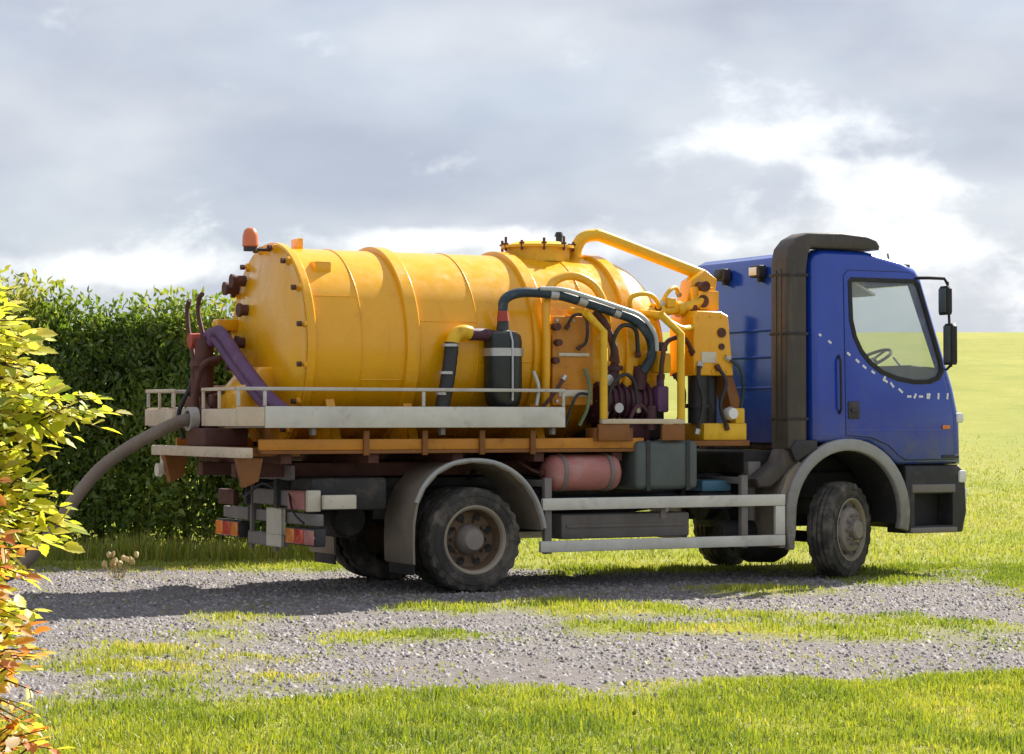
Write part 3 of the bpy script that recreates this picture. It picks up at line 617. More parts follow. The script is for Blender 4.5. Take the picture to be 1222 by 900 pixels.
# ---- rear frame, lamps, steps
rb = MB().box(-2.16, -2.05, -1.14, 1.14, 1.175, 1.262, 0.01).build('rear_beam', 'cream_paint', T)
for s in (-1, 1):
    MB().box(-2.049, -1.55, s * 0.9 - 0.04, s * 0.9 + 0.04, 1.185, 1.25, 0.006).build('arm', 'deck_orange', rb)
    MB().prism([(-2.12, 1.17), (-1.9, 1.17), (-1.94, 0.98), (-2.06, 0.93)], 'y', s * 0.93 - 0.05, s * 0.93 + 0.05).build('bracket', 'deck_orange', rb)
MB().cyl((-2.155, 1.0, 1.04), (-2.11, 1.0, 1.04), 0.06, seg=20).box(-2.11, -2.09, 0.96, 1.04, 1.0, 1.174, 0.003).build('reversing_lamp', 'label_cream', rb)
MB().box(-2.1, -1.7, -0.12, 0.35, 1.262, 1.42, 0.02).build('sump_box', 'rust_brown', T)
lb = MB().box(-1.56, -1.50, -1.12, 1.12, 0.60, 0.70, 0.008)
for s in (-1, 1): lb.box(-1.55, -1.51, s * 0.36 - 0.05, s * 0.36 + 0.05, 0.70, 0.80, 0.005)
bumper = lb.build('rear_bumper', 'grey_plate', T)
def cluster(y0, y1, z0, z1, mats):
    MB().box(-1.60, -1.50, *sorted((y0, y1)), z0, z1, 0.012).build('tail_lamp', 'dark_plastic', bumper)
    n = len(mats)
    for k, m in enumerate(mats):
        a, b = sorted((y0 + (y1 - y0) * k / n, y0 + (y1 - y0) * (k + 1) / n)); cy, cz = (a + b) / 2, (z0 + z1) / 2
        l = MB().box(-1.622, -1.602, a + 0.006, b - 0.006, z0 + 0.012, z1 - 0.012, 0.01)
        for r in (0.05, 0.03): l.torus((-1.622, cy, cz), (1, 0, 0), r, 0.004, 20, 6)
        for q in range(3): l.box(-1.626, -1.618, a + 0.012, b - 0.012, z0 + 0.022 + q * 0.008, z0 + 0.026 + q * 0.008, 0.0)
        l.build('lens', m, bumper)
    for y in (y0 + (y1 - y0) * 0.02, y1 - (y1 - y0) * 0.02): MB().cyl((-1.61, y, cz), (-1.60, y, cz), 0.008, seg=8).build('screw', 'steel', bumper)
cluster(0.60, 1.17, 0.43, 0.58, ('lamp_amber', 'lamp_red', 'lamp_amber'))
cluster(-0.55, -1.17, 0.43, 0.58, ('lamp_amber', 'lamp_red', 'faded_red'))
MB().box(-1.615, -1.56, 0.72, 1.12, 0.72, 0.86, 0.01).build('marker_board', 'rust_brown', bumper)
MB().box(-1.62, -1.562, -0.62, -0.98, 0.74, 0.88, 0.01).build('side_lamp', 'faded_red', bumper)
MB().box(-1.62, -1.5, -1.06, -1.0, 0.72, 0.90, 0.01).box(-1.5, -1.2, -1.12, -1.06, 0.74, 0.86, 0.01).build('lamp_bracket', 'label_cream', bumper)
MB().box(-1.598, -1.563, 0.40, 0.85, 0.60, 0.71, 0.004).build('number_plate_holder', 'grey_plate', bumper)
MB().box(-1.60, -1.565, 0.30, 0.34, 0.35, 0.95, 0.004).box(-1.60, -1.565, -0.28, -0.24, 0.35, 0.95, 0.004).build('step_hanger', 'grey_plate', bumper)
MB().box(-1.612, -1.575, -0.10, -0.44, 0.40, 0.72, 0.006).build('marker_plate', 'label_cream', bumper)
MB().box(-1.61, -1.57, 0.35, -0.5, 0.40, 0.50, 0.006).build('lower_board', 'grey_plate', bumper)
MB().box(-1.60, -1.56, 0.22, -0.62, 0.98, 1.10, 0.006).box(-1.60, -1.56, 0.25, -0.60, 0.76, 0.88, 0.006).build('rear_plate', 'grey_plate', bumper)
bumper.location.x = 0.09
MB().box(-1.45, -0.75, -0.95, -0.45, 0.72, 1.0, 0.03).build('tool_locker', 'chassis_black', T)

# ---- the tank
ZC = 2.135; RT = 0.872
prof = [(-1.40, 0.80), (-1.40, RT)]
for x in (-0.6, 0.2, 1.0): prof.append((x, RT))
for k in range(0, 13):
    a = math.pi / 2 * k / 12; prof.append((1.76 + 0.60 * math.sin(a), max(RT * math.cos(a) ** 0.8, 0) if k < 12 else 0))
tank = MB().lathe(prof, (0, 0, ZC), (1, 0, 0), 96).build('tank', 'tank_yellow', T, angle=40)
for x in (-0.475, 0.77, 1.72):
    MB().lathe([(x - 0.065, RT - 0.003), (x - 0.062, RT + 0.032), (x - 0.052, RT + 0.040), (x + 0.052, RT + 0.040), (x + 0.062, RT + 0.032), (x + 0.065, RT - 0.003)], (0, 0, ZC), (1, 0, 0), 96, closed=True).build('ring', 'tank_yellow', tank)
MB().lathe([(-1.47, 0.80), (-1.47, RT + 0.03), (-1.455, RT + 0.045), (-1.40, RT + 0.045), (-1.385, RT + 0.03), (-1.385, RT - 0.01)], (0, 0, ZC), (1, 0, 0), 96).build('rear_flange', 'tank_yellow', tank)
MB().lathe([(-1.475, RT + 0.032), (-1.475, 0.80), (-1.50, 0.74), (-1.525, 0.60), (-1.55, 0.35), (-1.555, 0)], (0, 0, ZC), (1, 0, 0), 72).build('rear_door', 'tank_yellow', tank)
for k in range(16):
    a = 2 * math.pi * (k + 0.5) / 16; y, z = 0.875 * math.cos(a), ZC + 0.875 * math.sin(a)
    c = MB().box(-0.05, 0.035, -0.022, 0.022, -0.035, 0.035, 0.008).cyl((-0.075, 0, 0), (0.05, 0, 0), 0.012, seg=10)
    bmesh.ops.transform(c.bm, matrix=Matrix.Translation((-1.445, y, z)) @ Matrix.Rotation(a + math.pi / 2, 4, 'X'), verts=c.bm.verts)
    c.build('door_clamp', 'tank_yellow', tank)
    n_ = MB().cyl((-1.545, y, z), (-1.51, y, z), 0.026, seg=6).build('clamp_nut', 'rust_brown', tank)
for y, z in ((0.34, 2.47), (0.40, 2.18), (0.52, 2.74), (0.70, 2.68)):
    MB().cyl((-1.49, y, z), (-1.60, y, z), 0.05, seg=16).cyl((-1.60, y, z), (-1.625, y, z), 0.062, seg=16).build('sight_glass', 'rust_brown', tank)
for z in (1.75, 2.35): MB().box(-1.70, -1.50, 0.66, 0.80, z - 0.05, z + 0.05, 0.012).build('hinge', 'tank_yellow', tank)
for x in (-1.2, 1.35): MB().box(x - 0.02, x + 0.02, -0.10, 0.10, ZC + RT - 0.02, ZC + RT + 0.09, 0.01).build('lifting_lug', 'tank_yellow', tank)
MB().box(-1.28, -1.12, -0.60, -0.46, ZC + 0.62, ZC + 0.73, 0.02).build('lifting_lug', 'tank_yellow', tank)
# cradle under the tank
for x in (-1.2, -0.475, 0.77, 1.6):
    pts = [(-0.95, 1.236), (0.95, 1.236)] + [(0.88 * math.cos(a), ZC + 0.88 * math.sin(a)) for a in np.linspace(R(-32), R(-148), 16)]
    MB().prism(pts, 'x', x - 0.04, x + 0.04).build('cradle', 'tank_yellow', tank)
MB().prism([(-1.86, 1.42), (-1.50, 1.42), (-1.50, 1.95), (-1.66, 1.95), (-1.86, 1.72)], 'y', -0.30, 0.22, 0.03).build('rear_sump', 'tank_yellow', tank)
for x in (-0.95, 0.16, 1.28): MB().torus((x, 0, ZC), (1, 0, 0), RT + 0.001, 0.006, 96, 6).build('weld_seam', 'tank_yellow', tank)
for x0, x1, a in ((-1.38, -0.95, 0.5), (-0.95, -0.54, -0.35), (-0.41, 0.16, 0.25), (0.16, 0.70, -0.15), (0.84, 1.28, 0.4)): MB().tube([(x0, -RT * math.cos(a), ZC + RT * math.sin(a)), (x1, -RT * math.cos(a), ZC + RT * math.sin(a))], 0.006, 6).build('weld_seam', 'tank_yellow', tank)
# manhole on top
mh = MB().lathe([(2.96, 0.30), (3.09, 0.30), (3.09, 0.345), (3.115, 0.345), (3.118, 0.30), (3.15, 0.22), (3.16, 0)], (1.22, 0, 0), (0, 0, 1), 40).build('manhole', 'frame_yellow', tank)
for k in range(10):
    a = 2 * math.pi * k / 10; x, y = 1.22 + 0.335 * math.cos(a), 0.335 * math.sin(a)
    MB().cyl((x, y, 3.06), (x, y, 3.15 + 0.02 * (k % 3)), 0.013, seg=8).box(x - 0.02, x + 0.02, y - 0.02, y + 0.02, 3.117, 3.135, 0.004).build('manhole_bolt', 'rust_brown', tank)
MB().cyl((1.42, -0.05, 3.14), (1.42, -0.05, 3.22), 0.03, seg=12).cyl((1.42, -0.05, 3.21), (1.42, -0.05, 3.25), 0.045, 0.03, seg=12).build('relief_valve', 'green_pot', tank)
# beacon on the rear
bc = MB().tube([(-1.44, -0.05, 2.98), (-1.50, -0.05, 2.985), (-1.66, -0.05, 2.985)], 0.014, 8).cyl((-1.66, -0.05, 2.97), (-1.66, -0.05, 3.005), 0.06).build('beacon', 'dark_plastic', T)
MB().lathe([(3.005, 0.058), (3.015, 0.072), (3.10, 0.068), (3.15, 0.055), (3.172, 0.03), (3.176, 0)], (-1.66, -0.05, 0), (0, 0, 1), 24).build('beacon_dome', 'beacon_red', bc)

# ---- rear valves, levers, purple hoses
rv = MB().cyl((-1.84, 0.62, 1.35), (-1.84, 0.62, 2.22), 0.085, seg=16).cyl((-1.84, 0.80, 1.45), (-1.84, 0.80, 2.05), 0.06, seg=14).lathe([(-0.02, 0.13), (0.02, 0.13), (0.02, 0), ], (-1.84, 0.62, 1.75), (0, 0, 1), 18).lathe([(-0.03, 0), (-0.03, 0.13), (0.02, 0.13), (0.02, 0)], (-1.84, 0.62, 2.0), (0, 0, 1), 18).box(-1.92, -1.76, 0.5, 0.92, 1.60, 1.70, 0.015).build('valve_stack', 'rust_brown', T)
MB().tube([(-1.84, 0.86, 2.0), (-1.86, 0.98, 2.3), (-1.86, 1.02, 2.5), (-1.86, 0.96, 2.58)], 0.022, 8, smooth=4).tube([(-1.84, 0.62, 2.2), (-1.86, 0.72, 2.45), (-1.86, 0.70, 2.58), (-1.86, 0.62, 2.62)], 0.022, 8, smooth=4).build('lever', 'rust_brown', rv)
MB().lathe([(-0.06, 0), (-0.05, 0.07), (0.05, 0.07), (0.06, 0)], (-1.90, 0.70, 2.20), (1, 0, 0), 16).build('valve_body', 'cap_red', rv)
MB().cyl((-1.70, 0.30, 1.50), (-2.02, 0.30, 1.50), 0.085, seg=20).lathe([(-0.02, 0.13), (0.02, 0.13), (0.02, 0.08), (-0.02, 0.08)], (-1.95, 0.30, 1.50), (1, 0, 0), 24, closed=True).box(-1.90, -1.84, 0.25, 0.35, 1.56, 1.72, 0.01).tube([(-1.87, 0.30, 1.70), (-1.87, 0.05, 1.74)], 0.016, 8).build('outlet_valve', 'rust_brown', T)
MB().tube([(-1.87, 0.10, 1.42), (-2.0, 0.02, 1.58), (-1.96, -0.10, 1.44)], 0.012, 8, smooth=5).build('chain', 'steel', T)
for k, (dy, dz, m) in enumerate(((0, 0, 'hose_purple'), (0.17, -0.02, 'hose_purple'))):
    MB().tube([(-1.80, 0.52 + dy, 2.18 + dz), (-1.80, 0.42 + dy, 2.27 + dz), (-1.79, 0.28 + dy, 2.24 + dz), (-1.76, -0.15 + dy, 1.97 + dz), (-1.72, -0.62 + dy, 1.70 + dz), (-1.64, -0.90 + dy, 1.55 + dz), (-1.45, -0.98 + dy * 0.3, 1.50), (-1.0, -1.0 + dy * 0.3, 1.49)], 0.056, 12, smooth=5).build('rear_hose', m, T)
MB().tube([(-1.75, -0.66, 1.55), (-1.4, -1.05, 1.50), (-0.4, -1.04, 1.49), (0.5, -1.0, 1.50)], 0.045, 10, smooth=6).build('tray_hose', 'hose_black', T)
MB().tube([(-1.2, -0.94, 1.49), (-0.6, -0.95, 1.49), (0.75, -0.94, 1.50)], 0.04, 10, smooth=6).build('tray_hose', 'rust_brown', T)

# ---- vacuum equipment on the near side
pot = MB().lathe([(1.56, 0), (1.56, 0.10), (1.64, 0.15), (1.74, 0.168), (2.18, 0.168), (2.23, 0.158), (2.26, 0.13), (2.28, 0.06), (2.36, 0.05), (2.36, 0)], (0.36, -0.96, 0), (0, 0, 1), 32).build('moisture_trap', 'green_pot', T)
MB().lathe([(2.05, 0.170), (2.05, 0.182), (2.12, 0.182), (2.12, 0.170)], (0.36, -0.96, 0), (0, 0, 1), 32, closed=True).build('clamp_band', 'steel', pot)
MB().cyl((0.36, -0.96, 2.36), (0.36, -0.96, 2.45), 0.055, 0.045, seg=16).build('cap', 'cap_red', pot)
MB().tube([(0.36, -1.10, 2.27), (0.36, -1.145, 2.18), (0.36, -1.145, 1.66)], 0.009, 6).build('tie_rod', 'steel', pot)
MB().tube([(0.62, -1.10, 1.62), (0.63, -1.12, 1.78), (0.58, -1.12, 1.92)], 0.016, 8, smooth=4).build('sight_tube', 'hose_pale', pot)
MB().tube([(0.30, -0.96, 2.22), (0.16, -0.97, 2.24), (0.02, -0.98, 2.24)], 0.055, 12).build('suction_pipe', 'pump_maroon', pot)
MB().tube([(0.03, -0.98, 2.25), (-0.05, -0.98, 2.26), (-0.12, -0.98, 2.22), (-0.15, -0.98, 2.14)], 0.06, 14, smooth=4).build('elbow', 'frame_yellow', pot)
MB().tube([(-0.15, -0.98, 2.16), (-0.18, -0.99, 1.95), (-0.22, -1.0, 1.75), (-0.28, -1.0, 1.50)], 0.066, 14, smooth=5, rib=0.06).build('flexible_hose', 'hose_black', pot)
# the arched vacuum pipe and its panel
MB().tube([(0.80, -0.93, 1.60), (0.80, -0.95, 2.2), (0.81, -0.93, 2.55), (0.93, -0.85, 2.73), (1.14, -0.83, 2.79), (1.34, -0.86, 2.70), (1.42, -0.92, 2.50), (1.42, -0.95, 2.30)], 0.040, 12, smooth=5).build('arched_pipe', 'tank_yellow', T)
MB().box(0.86, 1.28, -0.95, -0.91, 1.62, 2.42, 0.02).build('shaded_tank_panel', 'panel_orange', T)  # darker orange plate standing in for the shaded tank side
for z0, z1 in ((2.06, 2.09), (1.70, 1.76)): MB().box(0.92, 1.23, -0.966, -0.952, z0, z1, 0.003).build('label_plate', 'label_cream', T)
MB().cyl((0.90, -0.93, 2.18), (0.90, -1.02, 2.18), 0.03, seg=12).cyl((0.88, -0.93, 2.32), (0.88, -1.02, 2.32), 0.035, seg=12).cyl((0.88, -0.93, 2.02), (0.88, -1.0, 2.02), 0.03, seg=12).build('valve_knob', 'rust_brown', T)
MB().tube([(1.12, -0.98, 1.44), (1.18, -1.02, 1.6), (1.20, -1.02, 1.8), (1.16, -1.0, 1.95)], 0.016, 8, smooth=5).build('hydraulic_line', 'valve_green', T)
MB().tube([(0.96, -1.0, 1.42), (1.02, -1.02, 1.62), (1.10, -1.0, 1.72), (1.2, -1.0, 1.72)], 0.014, 8, smooth=5).build('hydraulic_line', 'hose_black', T)
# big hoses sweeping round to the pump
MB().tube([(0.36, -0.96, 2.44), (0.37, -0.96, 2.54), (0.46, -0.97, 2.60), (0.62, -0.98, 2.62), (0.90, -1.0, 2.60), (1.15, -1.02, 2.54), (1.45, -1.03, 2.46), (1.68, -1.04, 2.38), (1.82, -1.03, 2.24), (1.86, -1.0, 2.08), (1.80, -0.95, 1.93)], 0.045, 14, smooth=7).build('vacuum_hose', 'hose_blue', T)
MB().tube([(0.70, -1.015, 2.655), (0.92, -1.045, 2.648), (1.17, -1.07, 2.585), (1.46, -1.08, 2.505), (1.70, -1.09, 2.425), (1.845, -1.08, 2.27), (1.885, -1.05, 2.12)], 0.020, 10, smooth=7).build('vacuum_hose', 'hose_pale', T)  # pale tube along the hose top: its white highlight put into the shape
for p, q in (((0.80, -1.0, 2.605), (0.88, -1.0, 2.60)), ((1.08, -1.02, 2.565), (1.16, -1.02, 2.54)), ((1.44, -1.03, 2.465), (1.50, -1.03, 2.445))): MB().cyl(p, q, 0.050, seg=16).build('hose_clip', 'steel', T)
MB().tube([(1.28, -0.98, 2.47), (1.38, -1.0, 2.34), (1.46, -1.0, 2.15), (1.50, -0.98, 2.0)], 0.034, 10, smooth=5).build('drain_hose', 'rust_brown', T)
# tubular guard frame round the pump
gf = MB().tube([(1.12, -1.10, 2.44), (1.30, -1.10, 2.28), (1.30, -1.10, 1.50)], 0.036, 12).build('guard_frame', 'frame_yellow', T)
MB().tube([(1.90, -1.10, 2.44), (2.11, -1.10, 2.27), (2.11, -1.10, 1.50)], 0.036, 12).build('post', 'frame_yellow', gf)
MB().tube([(1.12, -1.10, 2.44), (1.10, -0.86, 2.47)], 0.034, 12).tube([(1.90, -1.10, 2.44), (1.88, -0.55, 2.49)], 0.034, 12).build('stay', 'frame_yellow', gf)
MB().box(1.27, 2.14, -1.13, -1.07, 1.455, 1.50, 0.008).build('bottom_bar', 'cream_paint', gf)
for x0, x1 in ((1.24, 1.56), (1.90, 2.14)): MB().box(x0, x1, -1.12, -1.08, 1.305, 1.453, 0.006).build('foot', 'deck_orange', gf)
# vacuum pump
MB().box(1.40, 2.34, -0.46, 0.4, 1.302, 1.92, 0.05).build('dark_backing', 'chassis_black', T)  # dark block added as backing, hides the bright grass behind the pump
pm = MB().lathe([(-0.34, 0), (-0.33, 0.16), (-0.30, 0.205), (-0.27, 0.205), (-0.265, 0.18), (0.20, 0.18), (0.205, 0.205), (0.24, 0.205), (0.27, 0.15), (0.34, 0.13), (0.35, 0)], (1.68, -0.72, 1.66), (1, 0, 0), 36).box(1.50, 1.90, -0.92, -0.52, 1.302, 1.50, 0.02).build('vacuum_pump', 'pump_maroon', T)
for k in range(7): MB().lathe([(-0.012, 0.178), (-0.012, 0.20), (0.012, 0.20), (0.012, 0.178)], (1.47 + 0.062 * k, -0.72, 1.66), (1, 0, 0), 36, closed=True).build('cooling_fin', 'pump_maroon', pm)
MB().cyl((1.55, -0.80, 1.80), (1.55, -0.80, 2.02), 0.075, seg=18).cyl((1.80, -0.86, 1.78), (1.80, -0.90, 1.98), 0.07, seg=18).lathe([(-0.02, 0), (-0.02, 0.11), (0.02, 0.11), (0.02, 0)], (1.55, -0.80, 1.96), (0, 0, 1), 18).build('pump_port', 'pump_maroon', pm)
MB().cyl((1.40, -0.98, 1.85), (1.40, -1.02, 1.85), 0.05, seg=18).cyl((1.52, -0.97, 1.60), (1.52, -1.0, 1.60), 0.045, seg=16).build('gauge', 'steel', pm)
MB().box(1.94, 2.06, -0.98, -0.86, 1.56, 1.80, 0.02).cyl((2.0, -0.92, 1.80), (2.0, -0.92, 1.90), 0.035, seg=14).build('oil_bottle', 'hose_purple', pm)
MB().box(1.93, 2.08, -0.99, -0.84, 1.92, 2.10, 0.02).build('junction_box', 'frame_yellow', pm)
MB().cyl((2.0, -0.95, 2.12), (2.0, -0.95, 2.20), 0.05, seg=16).build('valve_cap', 'green_pot', pm)
MB().box(1.36, 1.44, -0.95, -0.87, 1.302, 1.80, 0.015).cyl((1.85, -1.0, 1.40), (1.85, -1.0, 1.62), 0.05, seg=14).tube([(1.60, -1.0, 1.35), (1.64, -1.03, 1.55), (1.74, -1.02, 1.62), (1.9, -1.0, 1.45)], 0.02, 8, smooth=5).build('drive_shaft_cover', 'pump_maroon', pm)
# hydraulic reservoir, boom and its column
hb = MB().prism([(2.36, 1.90), (2.80, 1.90), (2.74, 2.46), (2.66, 2.50), (2.40, 2.50), (2.36, 2.44)], 'y', -0.92, -0.48, 0.02).build('hydraulic_tank', 'tank_yellow', T, angle=30)
MB().cyl((2.66, -0.92, 2.30), (2.66, -0.935, 2.30), 0.045, seg=16).cyl((2.66, -0.92, 2.17), (2.66, -0.935, 2.17), 0.03, seg=16).build('sight_glass', 'rust_brown', hb)
MB().prism([(2.70, 1.90), (2.80, 1.90), (2.92, 1.58), (2.92, 1.46), (2.82, 1.46)], 'y', -0.90, -0.70, 0.01).build('leg', 'deck_orange', hb)
MB().cyl((2.48, -0.80, 1.46), (2.48, -0.80, 1.90), 0.095, seg=20).cyl((2.64, -0.74, 1.46), (2.64, -0.74, 1.88), 0.07, seg=18).lathe([(-0.02, 0), (-0.02, 0.12), (0.02, 0.12), (0.02, 0)], (2.48, -0.80, 1.62), (0, 0, 1), 20).build('filter_canister', 'hose_black', hb)
MB().lathe([(-0.06, 0), (-0.055, 0.05), (0, 0.065), (0.055, 0.05), (0.06, 0)], (2.74, -0.95, 1.55), (0, 1, 0), 20).build('cap', 'lamp_white', hb)
cl_ = MB().box(2.52, 2.76, -0.66, -0.42, 2.502, 2.74, 0.02).prism([(2.48, 2.58), (2.80, 2.62), (2.82, 2.82), (2.70, 2.90), (2.54, 2.80)], 'y', -0.60, -0.40, 0.015).box(2.56, 2.78, -0.70, -0.663, 2.52, 2.70, 0.012).build('boom_column', 'tank_yellow', T)
MB().cyl((2.62, -0.72, 2.74), (2.62, -0.36, 2.74), 0.05, seg=16).cyl((2.60, -0.71, 2.60), (2.60, -0.703, 2.60), 0.06, seg=16).build('pivot', 'rust_brown', cl_)
boom = MB().tube([(1.60, -0.05, 2.96), (1.60, -0.06, 3.10), (1.66, -0.08, 3.20), (1.78, -0.11, 3.23), (1.90, -0.14, 3.20), (2.76, -0.45, 2.86)], 0.058, 14, smooth=5).build('boom_pipe', 'frame_yellow', T)
MB().lathe([(-0.03, 0), (-0.03, 0.10), (0.02, 0.10), (0.02, 0)], (1.60, -0.05, 3.0), (0, 0, 1), 20).build('boom_foot', 'frame_yellow', boom)
MB().tube([(1.70, -0.70, 2.46), (2.0, -0.72, 2.48), (2.45, -0.70, 2.55), (2.60, -0.66, 2.62)], 0.05, 12, smooth=4).build('delivery_pipe', 'frame_yellow', T)
MB().cyl((2.05, -0.72, 2.49), (2.13, -0.72, 2.50), 0.08, seg=18).cyl((2.30, -0.71, 2.52), (2.36, -0.71, 2.53), 0.075, seg=18).box(2.16, 2.26, -0.78, -0.68, 2.53, 2.62, 0.015).build('pipe_flange', 'frame_yellow', T)
MB().tube([(2.0, -1.02, 2.40), (2.15, -1.03, 2.33), (2.30, -0.95, 2.34), (2.42, -0.80, 2.36)], 0.028, 10, smooth=5).build('hydraulic_line', 'frame_yellow', T)

# smaller lines, unions and bolts round the pump
def bolt(p, d, parent, r=0.014, l=0.02, m='steel'):
    p = Vector(p); MB().cyl(p, p + Vector(d).normalized() * l, r, seg=6).build('bolt', m, parent)
for k, (pts, r, m) in enumerate((
    ([(1.46, -0.98, 2.02), (1.44, -1.04, 2.22), (1.52, -1.06, 2.34), (1.68, -1.02, 2.30), (1.74, -0.96, 2.06)], 0.020, 'hose_black'),
    ([(1.36, -1.02, 1.52), (1.40, -1.06, 1.78), (1.54, -1.06, 1.90), (1.66, -1.03, 1.82), (1.72, -1.0, 1.56)], 0.018, 'hose_black'),
    ([(1.96, -1.0, 1.86), (1.94, -1.05, 2.02), (2.0, -1.04, 2.20), (2.2, -1.0, 2.24), (2.38, -0.88, 2.10)], 0.022, 'rust_brown'),
    ([(2.42, -0.93, 2.02), (2.36, -1.0, 1.86), (2.40, -1.02, 1.64), (2.34, -1.0, 1.36)], 0.020, 'hose_black'),
    ([(2.60, -0.93, 2.00), (2.66, -1.0, 1.84), (2.60, -1.0, 1.62), (2.70, -0.96, 1.40)], 0.018, 'hose_black'),
    ([(2.70, -0.93, 2.08), (2.84, -0.96, 1.96), (2.90, -0.92, 1.74), (2.86, -0.88, 1.50)], 0.016, 'hose_blue'),
    ([(0.98, -0.98, 2.30), (1.02, -1.05, 2.42), (1.14, -1.06, 2.40), (1.18, -1.0, 2.20), (1.10, -0.98, 2.12)], 0.014, 'hose_black'),
    ([(0.62, -0.98, 1.50), (0.70, -1.06, 1.60), (0.84, -1.04, 1.74), (0.96, -1.0, 1.88)], 0.018, 'rust_brown'),
    ([(2.05, -0.95, 1.34), (2.16, -1.0, 1.52), (2.20, -1.0, 1.74), (2.14, -0.95, 1.92)], 0.024, 'pump_maroon'),
    ([(2.40, -0.60, 2.66), (2.28, -0.72, 2.72), (2.16, -0.78, 2.66), (2.10, -0.76, 2.54)], 0.020, 'frame_yellow'),
    ([(1.76, -0.80, 2.44), (1.70, -0.90, 2.60), (1.86, -0.92, 2.64), (2.0, -0.86, 2.58), (2.08, -0.76, 2.50)], 0.022, 'frame_yellow'))):
    MB().tube(pts, r, 10, smooth=6).build('pump_line', m, T)
    for p in (pts[0], pts[-1]):
        d = Vector(pts[1]) - Vector(pts[0]) if p is pts[0] else Vector(pts[-2]) - Vector(pts[-1]); d.normalize(); q = Vector(p)
        MB().cyl(q, q + d * 0.05, r * 1.5, seg=6).build('union', 'steel' if k % 2 else 'rust_brown', T)
for x in (0.90, 1.07, 1.24):
    for z in (1.66, 2.38): bolt((x, -0.95, z), (0, -1, 0), T)
for x, z in ((2.40, 1.94), (2.56, 1.94), (2.72, 1.94), (2.41, 2.44), (2.54, 2.45), (2.66, 2.45)): bolt((x, -0.92, z), (0, -1, 0), hb, 0.012, 0.012, 'frame_yellow')
MB().box(2.44, 2.60, -0.928, -0.921, 2.02, 2.12, 0.002).build('data_plate', 'label_cream', hb)
MB().cyl((2.48, -0.70, 2.50), (2.48, -0.70, 2.56), 0.05, seg=16).build('filler_cap', 'rust_brown', hb)
for k in range(8):
    a = 2 * math.pi * k / 8; bolt((1.345, -0.72 + 0.18 * math.cos(a), 1.66 + 0.18 * math.sin(a)), (-1, 0, 0), pm, 0.014, 0.02, 'rust_brown')
for z in (1.72, 1.90, 2.14): MB().lathe([(z - 0.012, 0.070), (z - 0.012, 0.076), (z + 0.012, 0.076), (z + 0.012, 0.070)], (-0.165 - (2.16 - z) * 0.16, -0.985, 0), (0, 0, 1), 20, closed=True).build('hose_clamp', 'steel', T)
# pipework and cables at the rear end
for pts, r, m in (([(-1.78, 0.98, 1.30), (-1.86, 1.0, 1.6), (-1.80, 0.95, 1.95), (-1.70, 0.80, 2.10)], 0.028, 'hose_black'),
                  ([(-1.90, 0.50, 1.45), (-1.98, 0.46, 1.7), (-1.92, 0.42, 1.98), (-1.76, 0.36, 2.05)], 0.026, 'rust_brown'),
                  ([(-2.0, 0.72, 1.32), (-2.05, 0.70, 1.55), (-1.96, 0.66, 1.78)], 0.022, 'hose_black'),
                  ([(-1.95, -0.20, 1.44), (-2.06, -0.05, 1.60), (-2.02, 0.12, 1.66), (-1.95, 0.22, 1.56)], 0.022, 'rust_brown'),
                  ([(-1.55, 0.30, 0.95), (-1.66, 0.10, 0.82), (-1.60, -0.20, 0.94), (-1.52, -0.35, 0.88)], 0.012, 'hose_black'),
                  ([(-1.50, -0.55, 0.92), (-1.58, -0.85, 0.72), (-1.54, -1.0, 0.62)], 0.010, 'hose_black'),
                  ([(-1.46, -0.48, 0.86), (-0.95, -0.50, 0.80), (-0.4, -0.48, 0.90), (0.5, -0.44, 0.88), (1.5, -0.46, 0.86), (2.6, -0.45, 0.90)], 0.014, 'hose_black'),
                  ([(-1.46, -0.46, 0.80), (-0.9, -0.47, 0.72), (-0.4, -0.46, 0.80), (0.6, -0.44, 0.80), (1.6, -0.45, 0.78), (2.7, -0.45, 0.80)], 0.011, 'hose_blue')):
    MB().tube(pts, r, 8, smooth=6).build('pipe', m, T)
# ---- cab
def tap(v): return Vector((v.x, v.y * (1 - 0.022 * max(-0.4, v.z - 1.05)), v.z))
sideP = [(3.56, 1.27), (3.56, 2.98), (3.60, 3.06), (3.70, 3.105), (4.20, 3.105), (4.62, 3.02), (4.80, 2.95), (4.87, 2.86), (5.24, 1.80), (5.31, 1.50), (5.31, 1.06), (4.58, 1.06), (4.50, 1.08), (4.36, 1.19), (4.20, 1.27)]
innP = [(3.62, 1.34), (3.62, 2.96), (3.70, 3.03), (4.18, 3.04), (4.60, 2.955), (4.76, 2.89), (4.81, 2.83), (5.17, 1.80), (5.24, 1.50), (5.24, 1.14), (4.62, 1.14), (4.54, 1.18), (4.40, 1.28), (4.22, 1.34)]
winP = [(4.00, 2.80), (4.02, 2.82), (4.76, 2.82), (4.80, 2.79), (5.05, 2.05), (5.06, 1.96), (5.02, 1.90), (4.92, 1.865), (4.74, 1.86), (4.54, 1.89), (4.36, 1.95), (4.22, 2.04), (4.12, 2.15), (4.05, 2.28), (4.01, 2.44)]
def off(poly, d):
    n = len(poly); c = Vector((sum(p[0] for p in poly) / n, sum(p[1] for p in poly) / n)); out = []
    for i in range(n):
        a, b, e = Vector(poly[i - 1]), Vector(poly[i]), Vector(poly[(i + 1) % n])
        n1 = Vector((-(b - a).y, (b - a).x)).normalized(); n2 = Vector((-(e - b).y, (e - b).x)).normalized(); nn = (n1 + n2).normalized()
        if nn.dot(b - c) < 0: nn = -nn
        out.append(tuple(b + nn * d))
    return out
shell = MB().prism(sideP, 'y', -1.12, 1.12, 0.085, 5)
